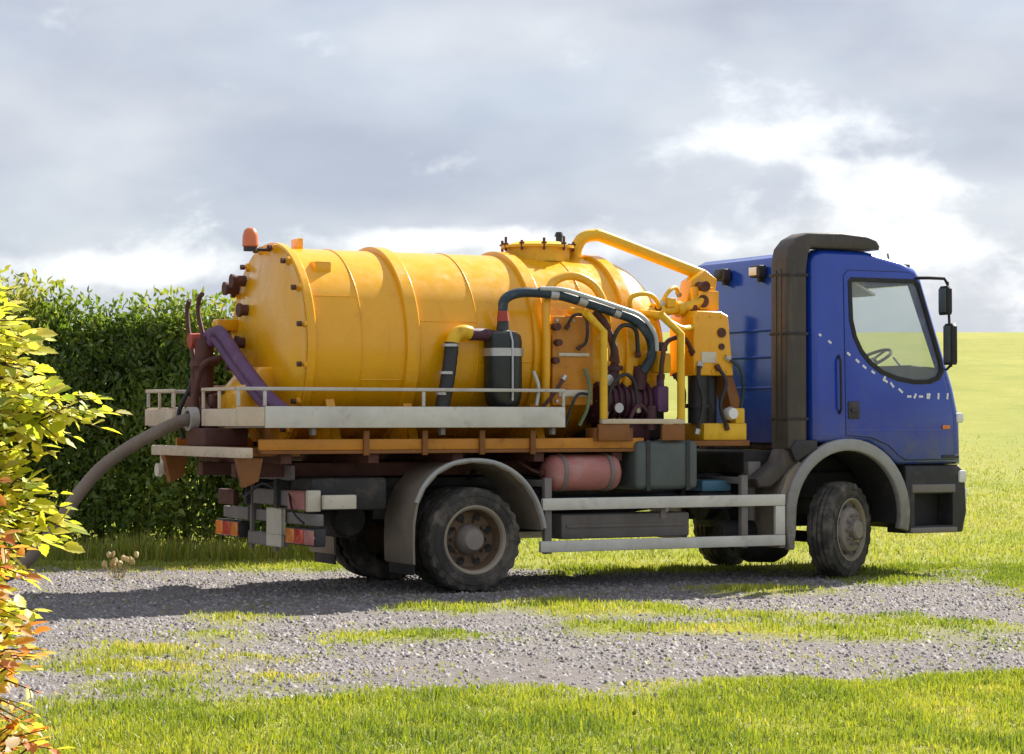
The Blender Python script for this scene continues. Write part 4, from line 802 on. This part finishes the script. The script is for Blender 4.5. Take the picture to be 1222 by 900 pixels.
cut = [MB().prism(innP, 'y', -1.06, 1.06), MB().prism(winP, 'y', -2, 2),
       MB().prism([(-0.98, 1.86), (0.98, 1.86), (0.93, 2.80), (-0.93, 2.80)], 'x', 4.72, 6.0)]
cab = boolean(shell, cut).build('cab', 'cab_blue', T, angle=38, tf=tap)
def side_part(mb_fn, name, m, **k):
    for s in (-1, 1): mb_fn(s).build(name, m, cab, tf=tap, **k)
doorP = [(3.93, 1.345), (4.22, 1.325), (4.42, 1.25), (4.54, 1.15), (4.62, 1.11), (5.20, 1.11), (5.20, 1.52), (5.14, 1.80), (4.80, 2.80), (4.76, 2.88), (4.68, 2.91), (3.98, 2.91), (3.93, 2.86)]
for s in (-1, 1):
    gp = MB().prism(off(doorP, 0.006), 'y', s * 1.09, s * 1.1222)
    boolean(gp, [MB().prism(off(winP, 0.006), 'y', -2, 2)]).build('door_gap', 'black_rubber', cab, tf=tap)
    d = MB().prism(doorP, 'y', s * 1.095, s * 1.128, 0.006, 2)
    boolean(d, [MB().prism(off(winP, 0.004), 'y', -2, 2)]).build('door', 'cab_blue', cab, tf=tap)
    ring = MB().prism(off(winP, 0.028), 'y', s * 1.112, s * 1.136, 0.004, 2)
    boolean(ring, [MB().prism(off(winP, -0.016), 'y', -2, 2)]).build('window_seal', 'black_rubber', cab, tf=tap)
    MB().prism(off(winP, -0.012), 'y', s * 1.108, s * 1.113).build('side_window', 'glass', cab, tf=tap)
    MB().box(4.735, 4.755, *sorted((s * 1.10, s * 1.12)), 1.90, 2.80, 0.003).build('quarter_bar', 'black_rubber', cab, tf=tap) if s > 0 else None
    MB().box(3.95, 4.08, *sorted((s * 1.126, s * 1.14)), 1.50, 1.665, 0.006, 2).box(3.975, 4.055, *sorted((s * 1.14, s * 1.16)), 1.56, 1.60, 0.008).build('door_handle', 'dark_plastic', cab, tf=tap)
    MB().box(5.05, 5.25, *sorted((s * 1.129, s * 1.14)), 1.12, 1.15, 0.003).build('trim', 'dark_plastic', cab, tf=tap)
# white lettering strip across the door, too worn to read: separate short strokes
for (x, z, l, a) in ((3.65, 2.29, 0.03, -35), (3.76, 2.225, 0.04, -35), (3.97, 2.115, 0.045, -38), (4.07, 2.05, 0.05, -38), (4.15, 1.995, 0.05, -36), (4.25, 1.945, 0.045, -32), (4.38, 1.885, 0.05, 60), (4.40, 1.86, 0.04, -30), (4.47, 1.825, 0.06, -50), (4.57, 1.77, 0.06, -40), (4.67, 1.715, 0.05, 0), (4.74, 1.72, 0.05, 60), (4.81, 1.715, 0.05, 0), (4.89, 1.72, 0.055, 85), (4.91, 1.72, 0.055, 75), (5.02, 1.72, 0.06, 85), (5.13, 1.72, 0.06, 80)):
    y = -1.1305 if 3.94 < x < 5.19 else -1.1225
    b = MB().box(-l / 2, l / 2, -0.0015, 0.0015, -0.011, 0.011, 0.0)
    bmesh.ops.transform(b.bm, matrix=Matrix.Translation((x, y, z)) @ Matrix.Rotation(R(-a), 4, 'Y'), verts=b.bm.verts)
    b.build('letter_stroke', 'mark_white', cab, tf=tap)
for s in (-1, 1):
    MB().box(5.06, 5.15, *sorted((s * 1.129, s * 1.14)), 1.40, 1.44, 0.008).build('side_repeater', 'lamp_amber', cab, tf=tap)
    MB().tube([(3.86, s * 1.12, 1.55), (3.85, s * 1.165, 1.60), (3.85, s * 1.165, 2.05), (3.86, s * 1.12, 2.10)], 0.013, 8).build('grab_handle', 'black_rubber', cab, tf=tap)
    MB().tube([(3.62, s * 1.085, 3.045), (4.20, s * 1.085, 3.045), (4.62, s * 1.085, 2.965)], 0.010, 6).build('roof_gutter', 'cab_blue', cab, tf=tap)
    MB().box(3.96, 5.17, *sorted((s * 1.1275, s * 1.1315)), 1.385, 1.40, 0.002).build('door_crease', 'cab_blue', cab, tf=tap)
# windscreen, wipers, visor, front
def wsx(z): return 4.87 + (2.86 - z) / (2.86 - 1.80) * 0.37
MB().prism([(wsx(1.88) - 0.03, 1.86), (wsx(1.88) - 0.024, 1.86), (wsx(2.80) - 0.024, 2.80), (wsx(2.80) - 0.03, 2.80)], 'y', -0.96, 0.96).build('windscreen', 'glass', cab, tf=tap)
for y in (-0.5, 0.35): MB().tube([(5.25, y, 1.83), (5.20, y + 0.25, 2.05), (5.17, y + 0.3, 2.12)], 0.012, 6).build('wiper', 'black_rubber', cab)
MB().box(5.305, 5.33, -0.82, 0.82, 1.20, 1.60, 0.02).build('grille', 'dark_plastic', cab)
for z in (1.28, 1.36, 1.44, 1.52): MB().box(5.331, 5.345, -0.76, 0.76, z - 0.015, z + 0.015, 0.004).build('grille_bar', 'chassis_black', cab)
for s in (-1, 1):
    MB().box(5.24, 5.325, *sorted((s * 0.98, s * 1.125)), 1.46, 1.56, 0.02).build('indicator', 'lamp_white', cab)
# bumper with steps
bp = MB().prism([(4.64, 0.40), (4.64, 1.056), (5.28, 1.056), (5.36, 0.98), (5.38, 0.60), (5.33, 0.40)], 'y', -1.10, 1.10, 0.03, 3)
stp = [MB().box(4.74, 5.20, -1.4, -0.86, 0.47, 0.78, 0.0), MB().box(4.74, 5.20, 0.86, 1.4, 0.47, 0.78, 0.0), MB().box(4.5, 5.25, -0.8, 0.8, 0.3, 0.9, 0.0)]
bmpf = boolean(bp, stp).build('front_bumper', 'dark_plastic', T)
for s in (-1, 1):
    MB().box(4.70, 5.22, *sorted((s * 1.085, s * 1.125)), 0.79, 0.87, 0.012).build('step_edge', 'grey_plate', bmpf)
    MB().box(4.68, 5.24, *sorted((s * 1.085, s * 1.125)), 0.40, 0.455, 0.012).build('step_edge', 'grey_plate', bmpf)
    MB().box(5.30, 5.39, *sorted((s * 0.72, s * 1.09)), 0.66, 0.84, 0.025).build('headlight', 'lamp_white', bmpf)
    MB().box(5.27, 5.36, *sorted((s * 1.02, s * 1.122)), 0.88, 1.0, 0.02).build('fog_lamp', 'lamp_white', bmpf)
MB().box(5.381, 5.39, -0.27, 0.27, 0.50, 0.62, 0.003).build('front_plate', 'label_cream', bmpf)
# wheel arches
def arch(s):
    cx, cz = 3.955, 0.60; o_, i_ = [], []
    for a in np.linspace(R(-14), R(180), 26):
        ro = 0.715; ri = 0.60
        o_.append((cx + ro * math.cos(a), cz + ro * math.sin(a))); i_.append((cx + ri * math.cos(a), cz + ri * math.sin(a)))
    poly = o_ + [(3.24, 0.45), (3.27, 0.28), (3.33, 0.28), (3.35, 0.45)] + i_[::-1]
    a, b = sorted((s * 1.135, s * 1.05)); g = MB().prism(poly, 'y', a, b, 0.02, 3).build('wheel_arch', 'arch_grey', T, angle=45)
    inn = [(cx + 0.60 * math.cos(t), cz + 0.60 * math.sin(t)) for t in np.linspace(R(-10), R(190), 24)]; outp = [(cx + 0.615 * math.cos(t), cz + 0.615 * math.sin(t)) for t in np.linspace(R(190), R(-10), 24)]
    a, b = sorted((s * 1.05, s * 0.55)); MB().prism(inn + outp, 'y', a, b).build('arch_liner', 'dark_plastic', g)
    MB().prism([(3.36, 1.10), (3.60, 1.22), (3.60, 1.30), (3.36, 1.30), (3.30, 1.22)], 'y', *sorted((s * 1.12, s * 0.86)), 0.01).build('corner_trim', 'dark_plastic', g)
    MB().prism([(3.245, 0.30), (3.23, 0.62), (3.262, 0.80), (3.33, 0.95), (3.45, 1.08), (3.40, 1.10), (3.27, 0.98), (3.20, 0.80), (3.17, 0.6), (3.18, 0.30)], 'y', *sorted((s * 1.10, s * 0.62))).build('rear_flap', 'mudguard', g)
arch(-1); arch(1)
# rear wall: swages, work lamps, seams
for z in (2.36, 2.10, 1.80): MB().box(3.548, 3.562, -0.84, 0.98, z - 0.014, z + 0.014, 0.006).build('swage', 'cab_blue', cab, tf=tap)
for y in (0.36, -0.27):
    wl = MB().box(3.45, 3.55, y - 0.085, y + 0.085, 2.87, 2.99, 0.02, 3).box(3.50, 3.565, y - 0.02, y + 0.02, 2.83, 2.88, 0.004).build('work_lamp', 'dark_plastic', cab)
    MB().box(3.440, 3.4495, y - 0.055, y + 0.075, 2.89, 2.97, 0.004).build('lamp_glass', 'lamp_white' if y < 0 else 'green_pot', cab)
MB().box(3.60, 4.60, -0.95, 0.95, 1.20, 1.265, 0.01).build('cab_floor', 'chassis_black', cab)
# mirrors
for s in (-1, 1):
    MB().tube([(4.78, s * 1.06, 2.86), (4.84, s * 1.20, 2.855), (4.98, s * 1.26, 2.85), (5.02, s * 1.26, 2.80)], 0.016, 8).tube([(5.02, s * 1.26, 2.82), (5.06, s * 1.26, 2.00)], 0.013, 8).tube([(5.06, s * 1.26, 2.02), (5.14, s * 1.09, 1.98)], 0.013, 8).build('mirror_arm', 'black_rubber', cab)
    MB().prism([(s * 1.18, 2.50), (s * 1.32, 2.50), (s * 1.33, 2.53), (s * 1.33, 2.75), (s * 1.30, 2.78), (s * 1.20, 2.78), (s * 1.17, 2.75), (s * 1.17, 2.53)], 'x', 4.97, 5.03, 0.02, 3).build('mirror', 'black_rubber', cab)
    MB().prism([(s * 1.19, 2.02), (s * 1.32, 2.02), (s * 1.33, 2.05), (s * 1.33, 2.39), (s * 1.30, 2.42), (s * 1.21, 2.42), (s * 1.18, 2.39), (s * 1.18, 2.05)], 'x', 5.02, 5.09, 0.02, 3).build('mirror', 'black_rubber', cab)
    for z0, z1, x in ((2.525, 2.755, 4.966), (2.045, 2.395, 5.016)): MB().box(x - 0.004, x + 0.003, *sorted((s * 1.20, s * 1.305)), z0, z1, 0.002).build('mirror_glass', 'fuel_tank', cab)
MB().box(4.72, 4.80, -0.97, -0.91, 2.95, 3.0, 0.015).build('marker_lamp', 'dark_plastic', cab)
MB().cyl((4.60, -0.9, 3.0), (4.58, -0.9, 3.10), 0.008, seg=6).build('aerial', 'black_rubber', cab)
# interior
MB().prism([(4.70, 1.40), (5.18, 1.40), (5.18, 1.84), (5.06, 2.00), (4.78, 2.02), (4.70, 1.90)], 'y', -1.02, 1.02, 0.03).build('dashboard', 'interior', cab)
for y in (-0.6, 0.6):
    MB().box(3.86, 4.36, y - 0.25, y + 0.25, 1.40, 1.72, 0.06, 3).build('seat', 'seat_cloth', cab)
    MB().prism([(3.86, 1.73), (4.02, 1.73), (3.86, 2.32), (3.72, 2.30)], 'y', y - 0.24, y + 0.24, 0.04).prism([(3.75, 2.36), (3.85, 2.36), (3.82, 2.52), (3.73, 2.50)], 'y', y - 0.12, y + 0.12, 0.03).build('seat_back', 'seat_cloth', cab)
sw = MB().torus((0, 0, 0), (0, 0, 1), 0.21, 0.016, 36, 8).cyl((0, 0, -0.05), (0, 0, 0.0), 0.05, seg=14)
for k in range(3): sw.cyl((0, 0, -0.01), (0.2 * math.cos(2.1 * k), 0.2 * math.sin(2.1 * k), 0), 0.012, seg=8)
bmesh.ops.transform(sw.bm, matrix=Matrix.Translation((4.60, -0.6, 2.08)) @ Matrix.Rotation(R(-28), 4, 'Y'), verts=sw.bm.verts)
sw.build('steering_wheel', 'interior', cab)
MB().tube([(4.60, -0.6, 2.08), (4.86, -0.6, 1.7)], 0.03, 10).build('steering_column', 'interior', cab)
MB().prism([(4.12, 2.80), (4.14, 2.81), (4.38, 2.70), (4.37, 2.68)], 'y', -0.98, -0.62, 0.004).build('sun_visor', 'lamp_white', cab)
MB().box(4.64, 4.66, -0.12, 0.12, 2.62, 2.74, 0.005).cyl((4.66, 0, 2.72), (4.76, 0, 2.85), 0.01, seg=6).build('rear_view_mirror', 'interior', cab)

# ---- raised air intake behind the cab
ai = MB().prism([(3.27, 1.22), (3.27, 2.98), (3.30, 3.10), (3.38, 3.19), (3.50, 3.25), (3.9, 3.262), (4.20, 3.245), (4.31, 3.21), (4.35, 3.15), (4.34, 3.112), (3.56, 3.112), (3.525, 3.06), (3.50, 2.9), (3.50, 1.22)], 'y', -1.10, -0.82, 0.03, 3).build('air_intake', 'intake_plastic', T, angle=62)
MB().prism([(3.27, 1.219), (3.50, 1.219), (3.50, 1.12), (3.12, 0.86), (2.98, 0.86), (2.96, 0.94), (3.20, 1.10)], 'y', -1.06, -0.84, 0.03, 3).build('lower_duct', 'intake_plastic', ai, angle=40)
for y in (-1.0, -0.92): MB().box(3.262, 3.272, y - 0.012, y + 0.012, 1.3, 2.9, 0.003).build('rib', 'intake_plastic', ai)
for z in (1.5, 2.3, 2.85): MB().box(3.262, 3.508, -1.106, -0.815, z - 0.014, z + 0.014, 0.004).build('clamp_band', 'chassis_black', ai)
MB().box(2.98, 3.5, -0.8, 0.85, 0.98, 1.20, 0.03).build('dark_filler', 'chassis_black', ai)  # dark block added to close the bright gap below the cab rear
MB().cyl((3.30, 0.35, 0.9), (3.30, 0.35, 2.6), 0.07, seg=18).build('exhaust_stack', 'chassis_black', T)

# ------------------------------------------------------------------ suction hose trailing from the rear valve
hose = empty('suction_hose', TL, TR, 'thick grey ribbed suction hose running down behind the tanker into the bushes', 'hose')
MB().tube([(-2.06, 0.30, 1.50), (-2.20, 0.30, 1.47), (-2.42, 0.30, 1.37), (-2.66, 0.31, 1.24), (-2.90, 0.33, 1.06), (-3.10, 0.36, 0.82), (-3.32, 0.40, 0.50), (-3.60, 0.46, 0.20), (-4.0, 0.52, 0.085), (-4.6, 0.55, 0.07), (-5.4, 0.45, 0.07), (-6.4, 0.3, 0.07)], 0.058, 14, smooth=16, rib=0.09).build('tube', 'hose_grey', hose)
MB().lathe([(-0.05, 0.075), (-0.05, 0.105), (0.03, 0.105), (0.03, 0.075)], (-2.06, 0.30, 1.50), (1, 0, 0), 24, closed=True).build('coupling', 'galvanised', hose)

# ------------------------------------------------------------------ hedge
def leaf_cloud(P, D, L_, W_, tint, fold=0.25, quad=False):
    """P base points, D directions (n,3), each leaf a folded kite of four triangles"""
    n = len(P); D = D / np.linalg.norm(D, axis=1, keepdims=True)
    r = rng.normal(size=(n, 3)); S = np.cross(D, r); S /= np.linalg.norm(S, axis=1, keepdims=True); Nn = np.cross(S, D)
    L_ = L_[:, None]; W_ = W_[:, None]; V = np.zeros((n, 6, 3))
    V[:, 0] = P; V[:, 1] = P + D * L_ * 0.45 - Nn * L_ * 0.03; V[:, 2] = P + D * L_ - Nn * L_ * 0.12
    V[:, 3] = P + D * L_ * 0.40 + S * W_ * 0.5 + Nn * W_ * fold; V[:, 4] = P + D * L_ * 0.40 - S * W_ * 0.5 + Nn * W_ * fold
    V[:, 5] = P + D * L_ * 0.72 + S * W_ * 0.3 + Nn * W_ * fold * 0.6
    b = np.arange(n)[:, None] * 6
    f = np.array([0, 1, 3, 3, 1, 5, 5, 1, 2, 0, 4, 1, 1, 4, 2])[None] + b
    return V, f, np.tile([3] * 5, n), np.repeat(tint, 6)
hedge = empty('hedge', (-4.6, 25.9, 0), 0, 'tall dense dark green hedge behind the back of the tanker', 'hedge')
def hedge_foliage():
    n = 135000
    u = rng.random(n); x = -10.5 + 9.6 * u
    topz = 2.60 + 0.50 * (fbm(x, x * 0, 0.8, 5, 4) - 0.5) * 2 + 0.22 * sstep(-4.3, -6.0, x)
    v = rng.random(n) ** 0.75; z = 0.12 + v * (topz - 0.12)
    # uneven front face and ragged top: upright shoots with gaps between them
    sh = fbm(x * 1.0, z * 0.35, 2.6, 15, 3) - 0.5
    th = 0.85 * np.sqrt(np.clip(1.08 - (z / topz) ** 4, 0.05, 1)); side = rng.random(n)
    dep = (1 - rng.random(n) ** 1.6 * 0.95) * th + sh * 0.75
    y = 25.85 + np.where(side < 0.72, -1, 1) * dep + rng.normal(0, 0.05, n)
    endf = sstep(-1.1, -1.9, x)
    z += rng.random(n) ** 5 * 0.38 * (v > 0.90)
    k = (rng.random(n) < 0.25 + 0.75 * endf) & (fbm(x, z, 3.4, 31, 2) + rng.random(n) * 0.45 > 0.36); x, y, z = x[k], y[k], z[k]; n = len(x)
    D = np.stack([rng.normal(0, 0.5, n), rng.normal(-0.25, 0.5, n), rng.normal(0.45, 0.5, n)], -1)
    P = np.stack([x, y, z], -1) - np.array([-4.6, 25.9, 0])
    t = np.clip(rng.normal(0.38, 0.18, n) + 0.55 * (fbm(x, z, 1.1, 55, 3) - 0.5) * 2 + 0.28 * (z > topz[k] - 0.35), 0, 1)  # topmost leaves tinted brighter: sunlight on the crown put into the colour
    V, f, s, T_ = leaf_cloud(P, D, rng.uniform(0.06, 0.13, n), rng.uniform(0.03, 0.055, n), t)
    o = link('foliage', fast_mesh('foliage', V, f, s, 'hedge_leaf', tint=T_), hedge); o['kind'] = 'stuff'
hedge_foliage()
for k in range(26):
    x = -9.3 + 8.0 * k / 25 + random.uniform(-0.1, 0.1) + 4.6; y = random.uniform(-0.3, 0.25); h = random.uniform(1.9, 2.4)
    pts = [(x, y, -0.05), (x + random.uniform(-.08, .08), y, h * 0.35), (x + random.uniform(-.15, .15), y + random.uniform(-.1, .1), h * 0.7), (x + random.uniform(-.2, .2), y, h)]
    MB().tube(pts, [0.045, 0.035, 0.022, 0.008], 7, smooth=3).build('stem', 'bark', hedge)
# a dark heart of twigs so that the hedge is dense, as an old clipped one is
tw = MB()
for k in range(420):
    x = random.uniform(-9.3, -1.7) + 4.6; z = random.uniform(0.15, 2.2); y = random.uniform(-0.3, 0.3); a = random.uniform(0, 6.28)
    p = Vector((x, y, z)); q = p + Vector((math.cos(a) * 0.35, math.sin(a) * 0.5, random.uniform(0.05, 0.4)))
    tw.tube([p, (p + q) / 2 + Vector((0, 0, 0.03)), q], [0.012, 0.008, 0.004], 4, cap=False)
t_ = tw.build('twigs', 'bark', hedge); t_['kind'] = 'stuff'
# long rank grass at the hedge foot
def rank():
    n = 14000; x = rng.uniform(-9.5, -0.9, n); y = rng.uniform(23.9, 25.2, n); cl = fbm(x, y, 1.8, 91, 3)
    k = rng.random(n) < np.clip(cl * 2.2 - 0.6, 0.05, 1); x, y, cl = x[k], y[k], cl[k]; n = len(x)
    V, L_, S, T_ = blades(x, y, height(x, y, grass_mask(x, y)), rng.uniform(0.10, 0.28, n) * (0.5 + cl), rng.uniform(0.008, 0.016, n), np.clip(rng.normal(0.45, 0.28, n), 0, 1), 0.6)
    tag(link('rank_grass', fast_mesh('rank_grass', V, L_, S, 'grass_blade', tint=T_)), 'longer rough grass along the foot of the hedge', 'grass', kind='stuff')
rank()
# dry weed by the track edge
wd = empty('dry_weed', (-3.72, 21.7, 0), 0, 'small pale dried weed with seed heads at the track edge before the hedge', 'weed')
wm = MB(); HP = []; 
for k in range(16):
    a = random.uniform(0, 6.28); l = random.uniform(0.03, 0.30); h = random.uniform(0.10, 0.24)
    p = [(0.3 * l * math.cos(a), 0.3 * l * math.sin(a), 0), (0.7 * l * math.cos(a), 0.4 * l * math.sin(a), h * 0.6), (l * math.cos(a), 0.5 * l * math.sin(a), h)]
    wm.tube(p, [0.004, 0.003, 0.002], 4, smooth=3); HP.append(p[-1])
def set_tint(me, v):
    a = me.attributes.new('tint', 'FLOAT', 'POINT'); a.data.foreach_set('value', np.full(len(me.vertices), v, np.float32))
o = wm.build('stems', 'dry_stalk', wd); set_tint(o.data, 0.2); o['kind'] = 'stuff'
for p in HP:
    b = MB().lathe([(-0.03, 0), (-0.015, 0.018), (0.01, 0.024), (0.03, 0.010), (0.035, 0)], p, (random.uniform(-.4, .4), random.uniform(-.4, .4), 1), 7)
    for v in b.bm.verts: v.co += Vector([random.uniform(-0.006, 0.006) for _ in range(3)])
    o = b.build('seed_head', 'dry_stalk', wd); set_tint(o.data, random.random())

# ------------------------------------------------------------------ near bushes on the left
def leaf_mesh(name, m, L_=0.10, W_=0.055, lob=0.0):
    """a single leaf: toothed outline, folded along its midrib, tip bent down"""
    out = [(0.0, 0.0), (0.12, 0.30), (0.30, 0.50), (0.42, 0.44), (0.52, 0.50), (0.66, 0.33), (0.76, 0.34), (0.88, 0.13), (1.0, 0.0)]
    V = []; Fc = []
    mid = [(t, 0.0, -0.10 * t * t) for t, _ in out]
    for t, _, z in mid: V.append((0, t * L_, z * L_))
    for s in (-1, 1):
        base = len(V)
        for (t, w), (_, _, z) in zip(out, mid): V.append((s * w * W_, t * L_, z * L_ + 0.28 * w * W_))
        for i in range(len(out) - 1):
            a, b, c, d = i, i + 1, base + i + 1, base + i
            f = [a, b, c, d] if 0 < i < len(out) - 2 else ([0, 1, base + 1] if i == 0 else [i, i + 1, base + i])
            Fc.append(f if s < 0 else f[::-1])
    me = bpy.data.meshes.new(name); me.from_pydata(V, [], Fc); me.update(); me.materials.append(MAT[m])
    for p in me.polygons: p.use_smooth = True
    return me
def bush(name, label, loc, blobs, n_sprays, per, msingle, mstuff, leafL, seed, tint_fn, cam_right=0.0):
    rnd = random.Random(seed)
    B = empty(name, loc, 0, label, 'bush'); variants = [leaf_mesh('leaf', msingle, leafL * k, leafL * k * 0.62) for k in (0.6, 0.9, 1.2, 1.5)]
    leaves = []; stems = []
    for i in range(n_sprays):
        c, rad = rnd.choices(blobs, [b[1][0] * b[1][2] for b in blobs])[0]
        d = Vector((rnd.gauss(0, 1), rnd.gauss(0, 1), rnd.gauss(0.1, 1))).normalized(); q = rnd.uniform(0.45, 1.0) ** 0.5
        e = Vector((c[0] + d.x * rad[0] * q, c[1] + d.y * rad[1] * q, c[2] + d.z * rad[2] * q)); 
        if e.z < 0.05: continue
        dirn = (Vector((d.x, d.y, d.z * 0.5 + 0.25)).normalized()); ln = rnd.uniform(0.22, 0.42)
        s0 = e - dirn * ln; s1 = e - dirn * ln * 0.5 + Vector((0, 0, 0.03)); s2 = e + Vector((0, 0, -0.04)); stems.append((s0, s1, s2, i))
        for k in range(per):
            t = (k + 0.6) / per; p = s0.lerp(s1, t * 2) if t < 0.5 else s1.lerp(s2, t * 2 - 1)
            sd_ = Vector((0, 0, 1)).cross(dirn).normalized() * (1 if k % 2 else -1)
            ld = (dirn * rnd.uniform(0.2, 0.9) + sd_ * rnd.uniform(0.5, 1.1) + Vector((rnd.gauss(0, .25), rnd.gauss(0, .25), rnd.gauss(-0.25, 0.35)))).normalized()
            if k == per - 1: ld = (dirn + Vector((0, 0, -0.3))).normalized()
            up = Vector((rnd.gauss(0, .45), rnd.gauss(-0.15, .45), 1)); leaves.append((p, ld, up, rnd.random(), e))
    # trunk and limbs
    tr_ = MB(); 
    tr_.tube([(0, 0, -0.1), (0.03, 0.02, 0.4), (-0.02, 0.0, 0.9), (0.02, 0, max(b[0][2] for b in blobs))], [0.05, 0.04, 0.03, 0.012], 9, smooth=4)
    tr_.build('trunk', 'bark', B)
    lb_ = MB()
    for (s0, s1, s2, i) in stems:
        j = Vector((0, 0, max(0.1, min(s0.z - 0.3, max(b[0][2] for b in blobs) - 0.1)))) 
        lb_.tube([j, j.lerp(s0, 0.55) + Vector((0, 0, 0.05)), s0, s1, s2], [0.012, 0.009, 0.006, 0.004, 0.002], 4, cap=False)
    q_ = lb_.build('branches', 'bark', B); q_['kind'] = 'stuff'
    def mtx(l):
        p, d, up, _, _ = l; x = d.cross(up).normalized(); z = x.cross(d).normalized()
        return Matrix(((x.x, d.x, z.x, p.x), (x.y, d.y, z.y, p.y), (x.z, d.z, z.z, p.z), (0, 0, 0, 1)))
    # the leaves that show largest are single; those deeper inside or beyond the frame are joined
    O = Vector(loc); vis = []
    for i, l in enumerate(leaves):
        w = O + l[0]; px = 611 + 2750 * w.x / w.y; py = 500 - 2750 * (w.z - 1.5) / w.y
        if -5 < px < 300 and 280 < py < 905: vis.append((w.y - 0.002 * px, i))
    vis.sort(); single = {i for _, i in vis[:290]}
    VV = []; FF = []; SZ = []; TT = []; nv = 0
    base = [np.array([v.co[:] for v in m.vertices]) for m in variants]; polys = [[list(p.vertices) for p in m.polygons] for m in variants]
    for i, l in enumerate(leaves):
        v = rnd.randrange(4); M = mtx(l)
        if i in single:
            o = link('leaf', variants[v], B); o.matrix_local = M
        else:
            A = np.array(M)[:3, :3]; VV.append(base[v] @ A.T + np.array(l[0])); 
            for p in polys[v]: FF.extend([q + nv for q in p]); SZ.append(len(p))
            TT += [tint_fn(l)] * len(base[v]); nv += len(base[v])
    o = link('foliage', fast_mesh('foliage', np.concatenate(VV), FF, SZ, mstuff, tint=TT), B); o['kind'] = 'stuff'
    return B
bush('leafy_bush', 'sunlit yellow green leafy bush at the left edge, taller of the two', (-2.36, 9.4, 0),
     [((-0.10, 0, 1.80), (0.60, 0.55, 0.42)), ((0.16, 0, 1.56), (0.62, 0.5, 0.20)), ((-0.02, 0.05, 1.15), (0.62, 0.5, 0.38)), ((-0.14, 0.1, 0.7), (0.56, 0.5, 0.4))],
     1000, 10, 'bush_leaf_single', 'bush_leaf', 0.064, 5, lambda l: min(1, max(0, 0.28 + 0.72 * l[3])))
bush('orange_bush', 'lower bush with orange and yellow autumn leaves at the lower left edge', (-2.16, 8.75, 0),
     [((-0.08, 0.0, 1.25), (0.34, 0.40, 0.28)), ((0.0, 0, 0.95), (0.36, 0.40, 0.32)), ((0.05, 0, 0.55), (0.42, 0.42, 0.35)), ((0.05, -0.05, 0.2), (0.50, 0.42, 0.25))],
     420, 10, 'orange_leaf_single', 'orange_leaf', 0.056, 9, lambda l: l[3])
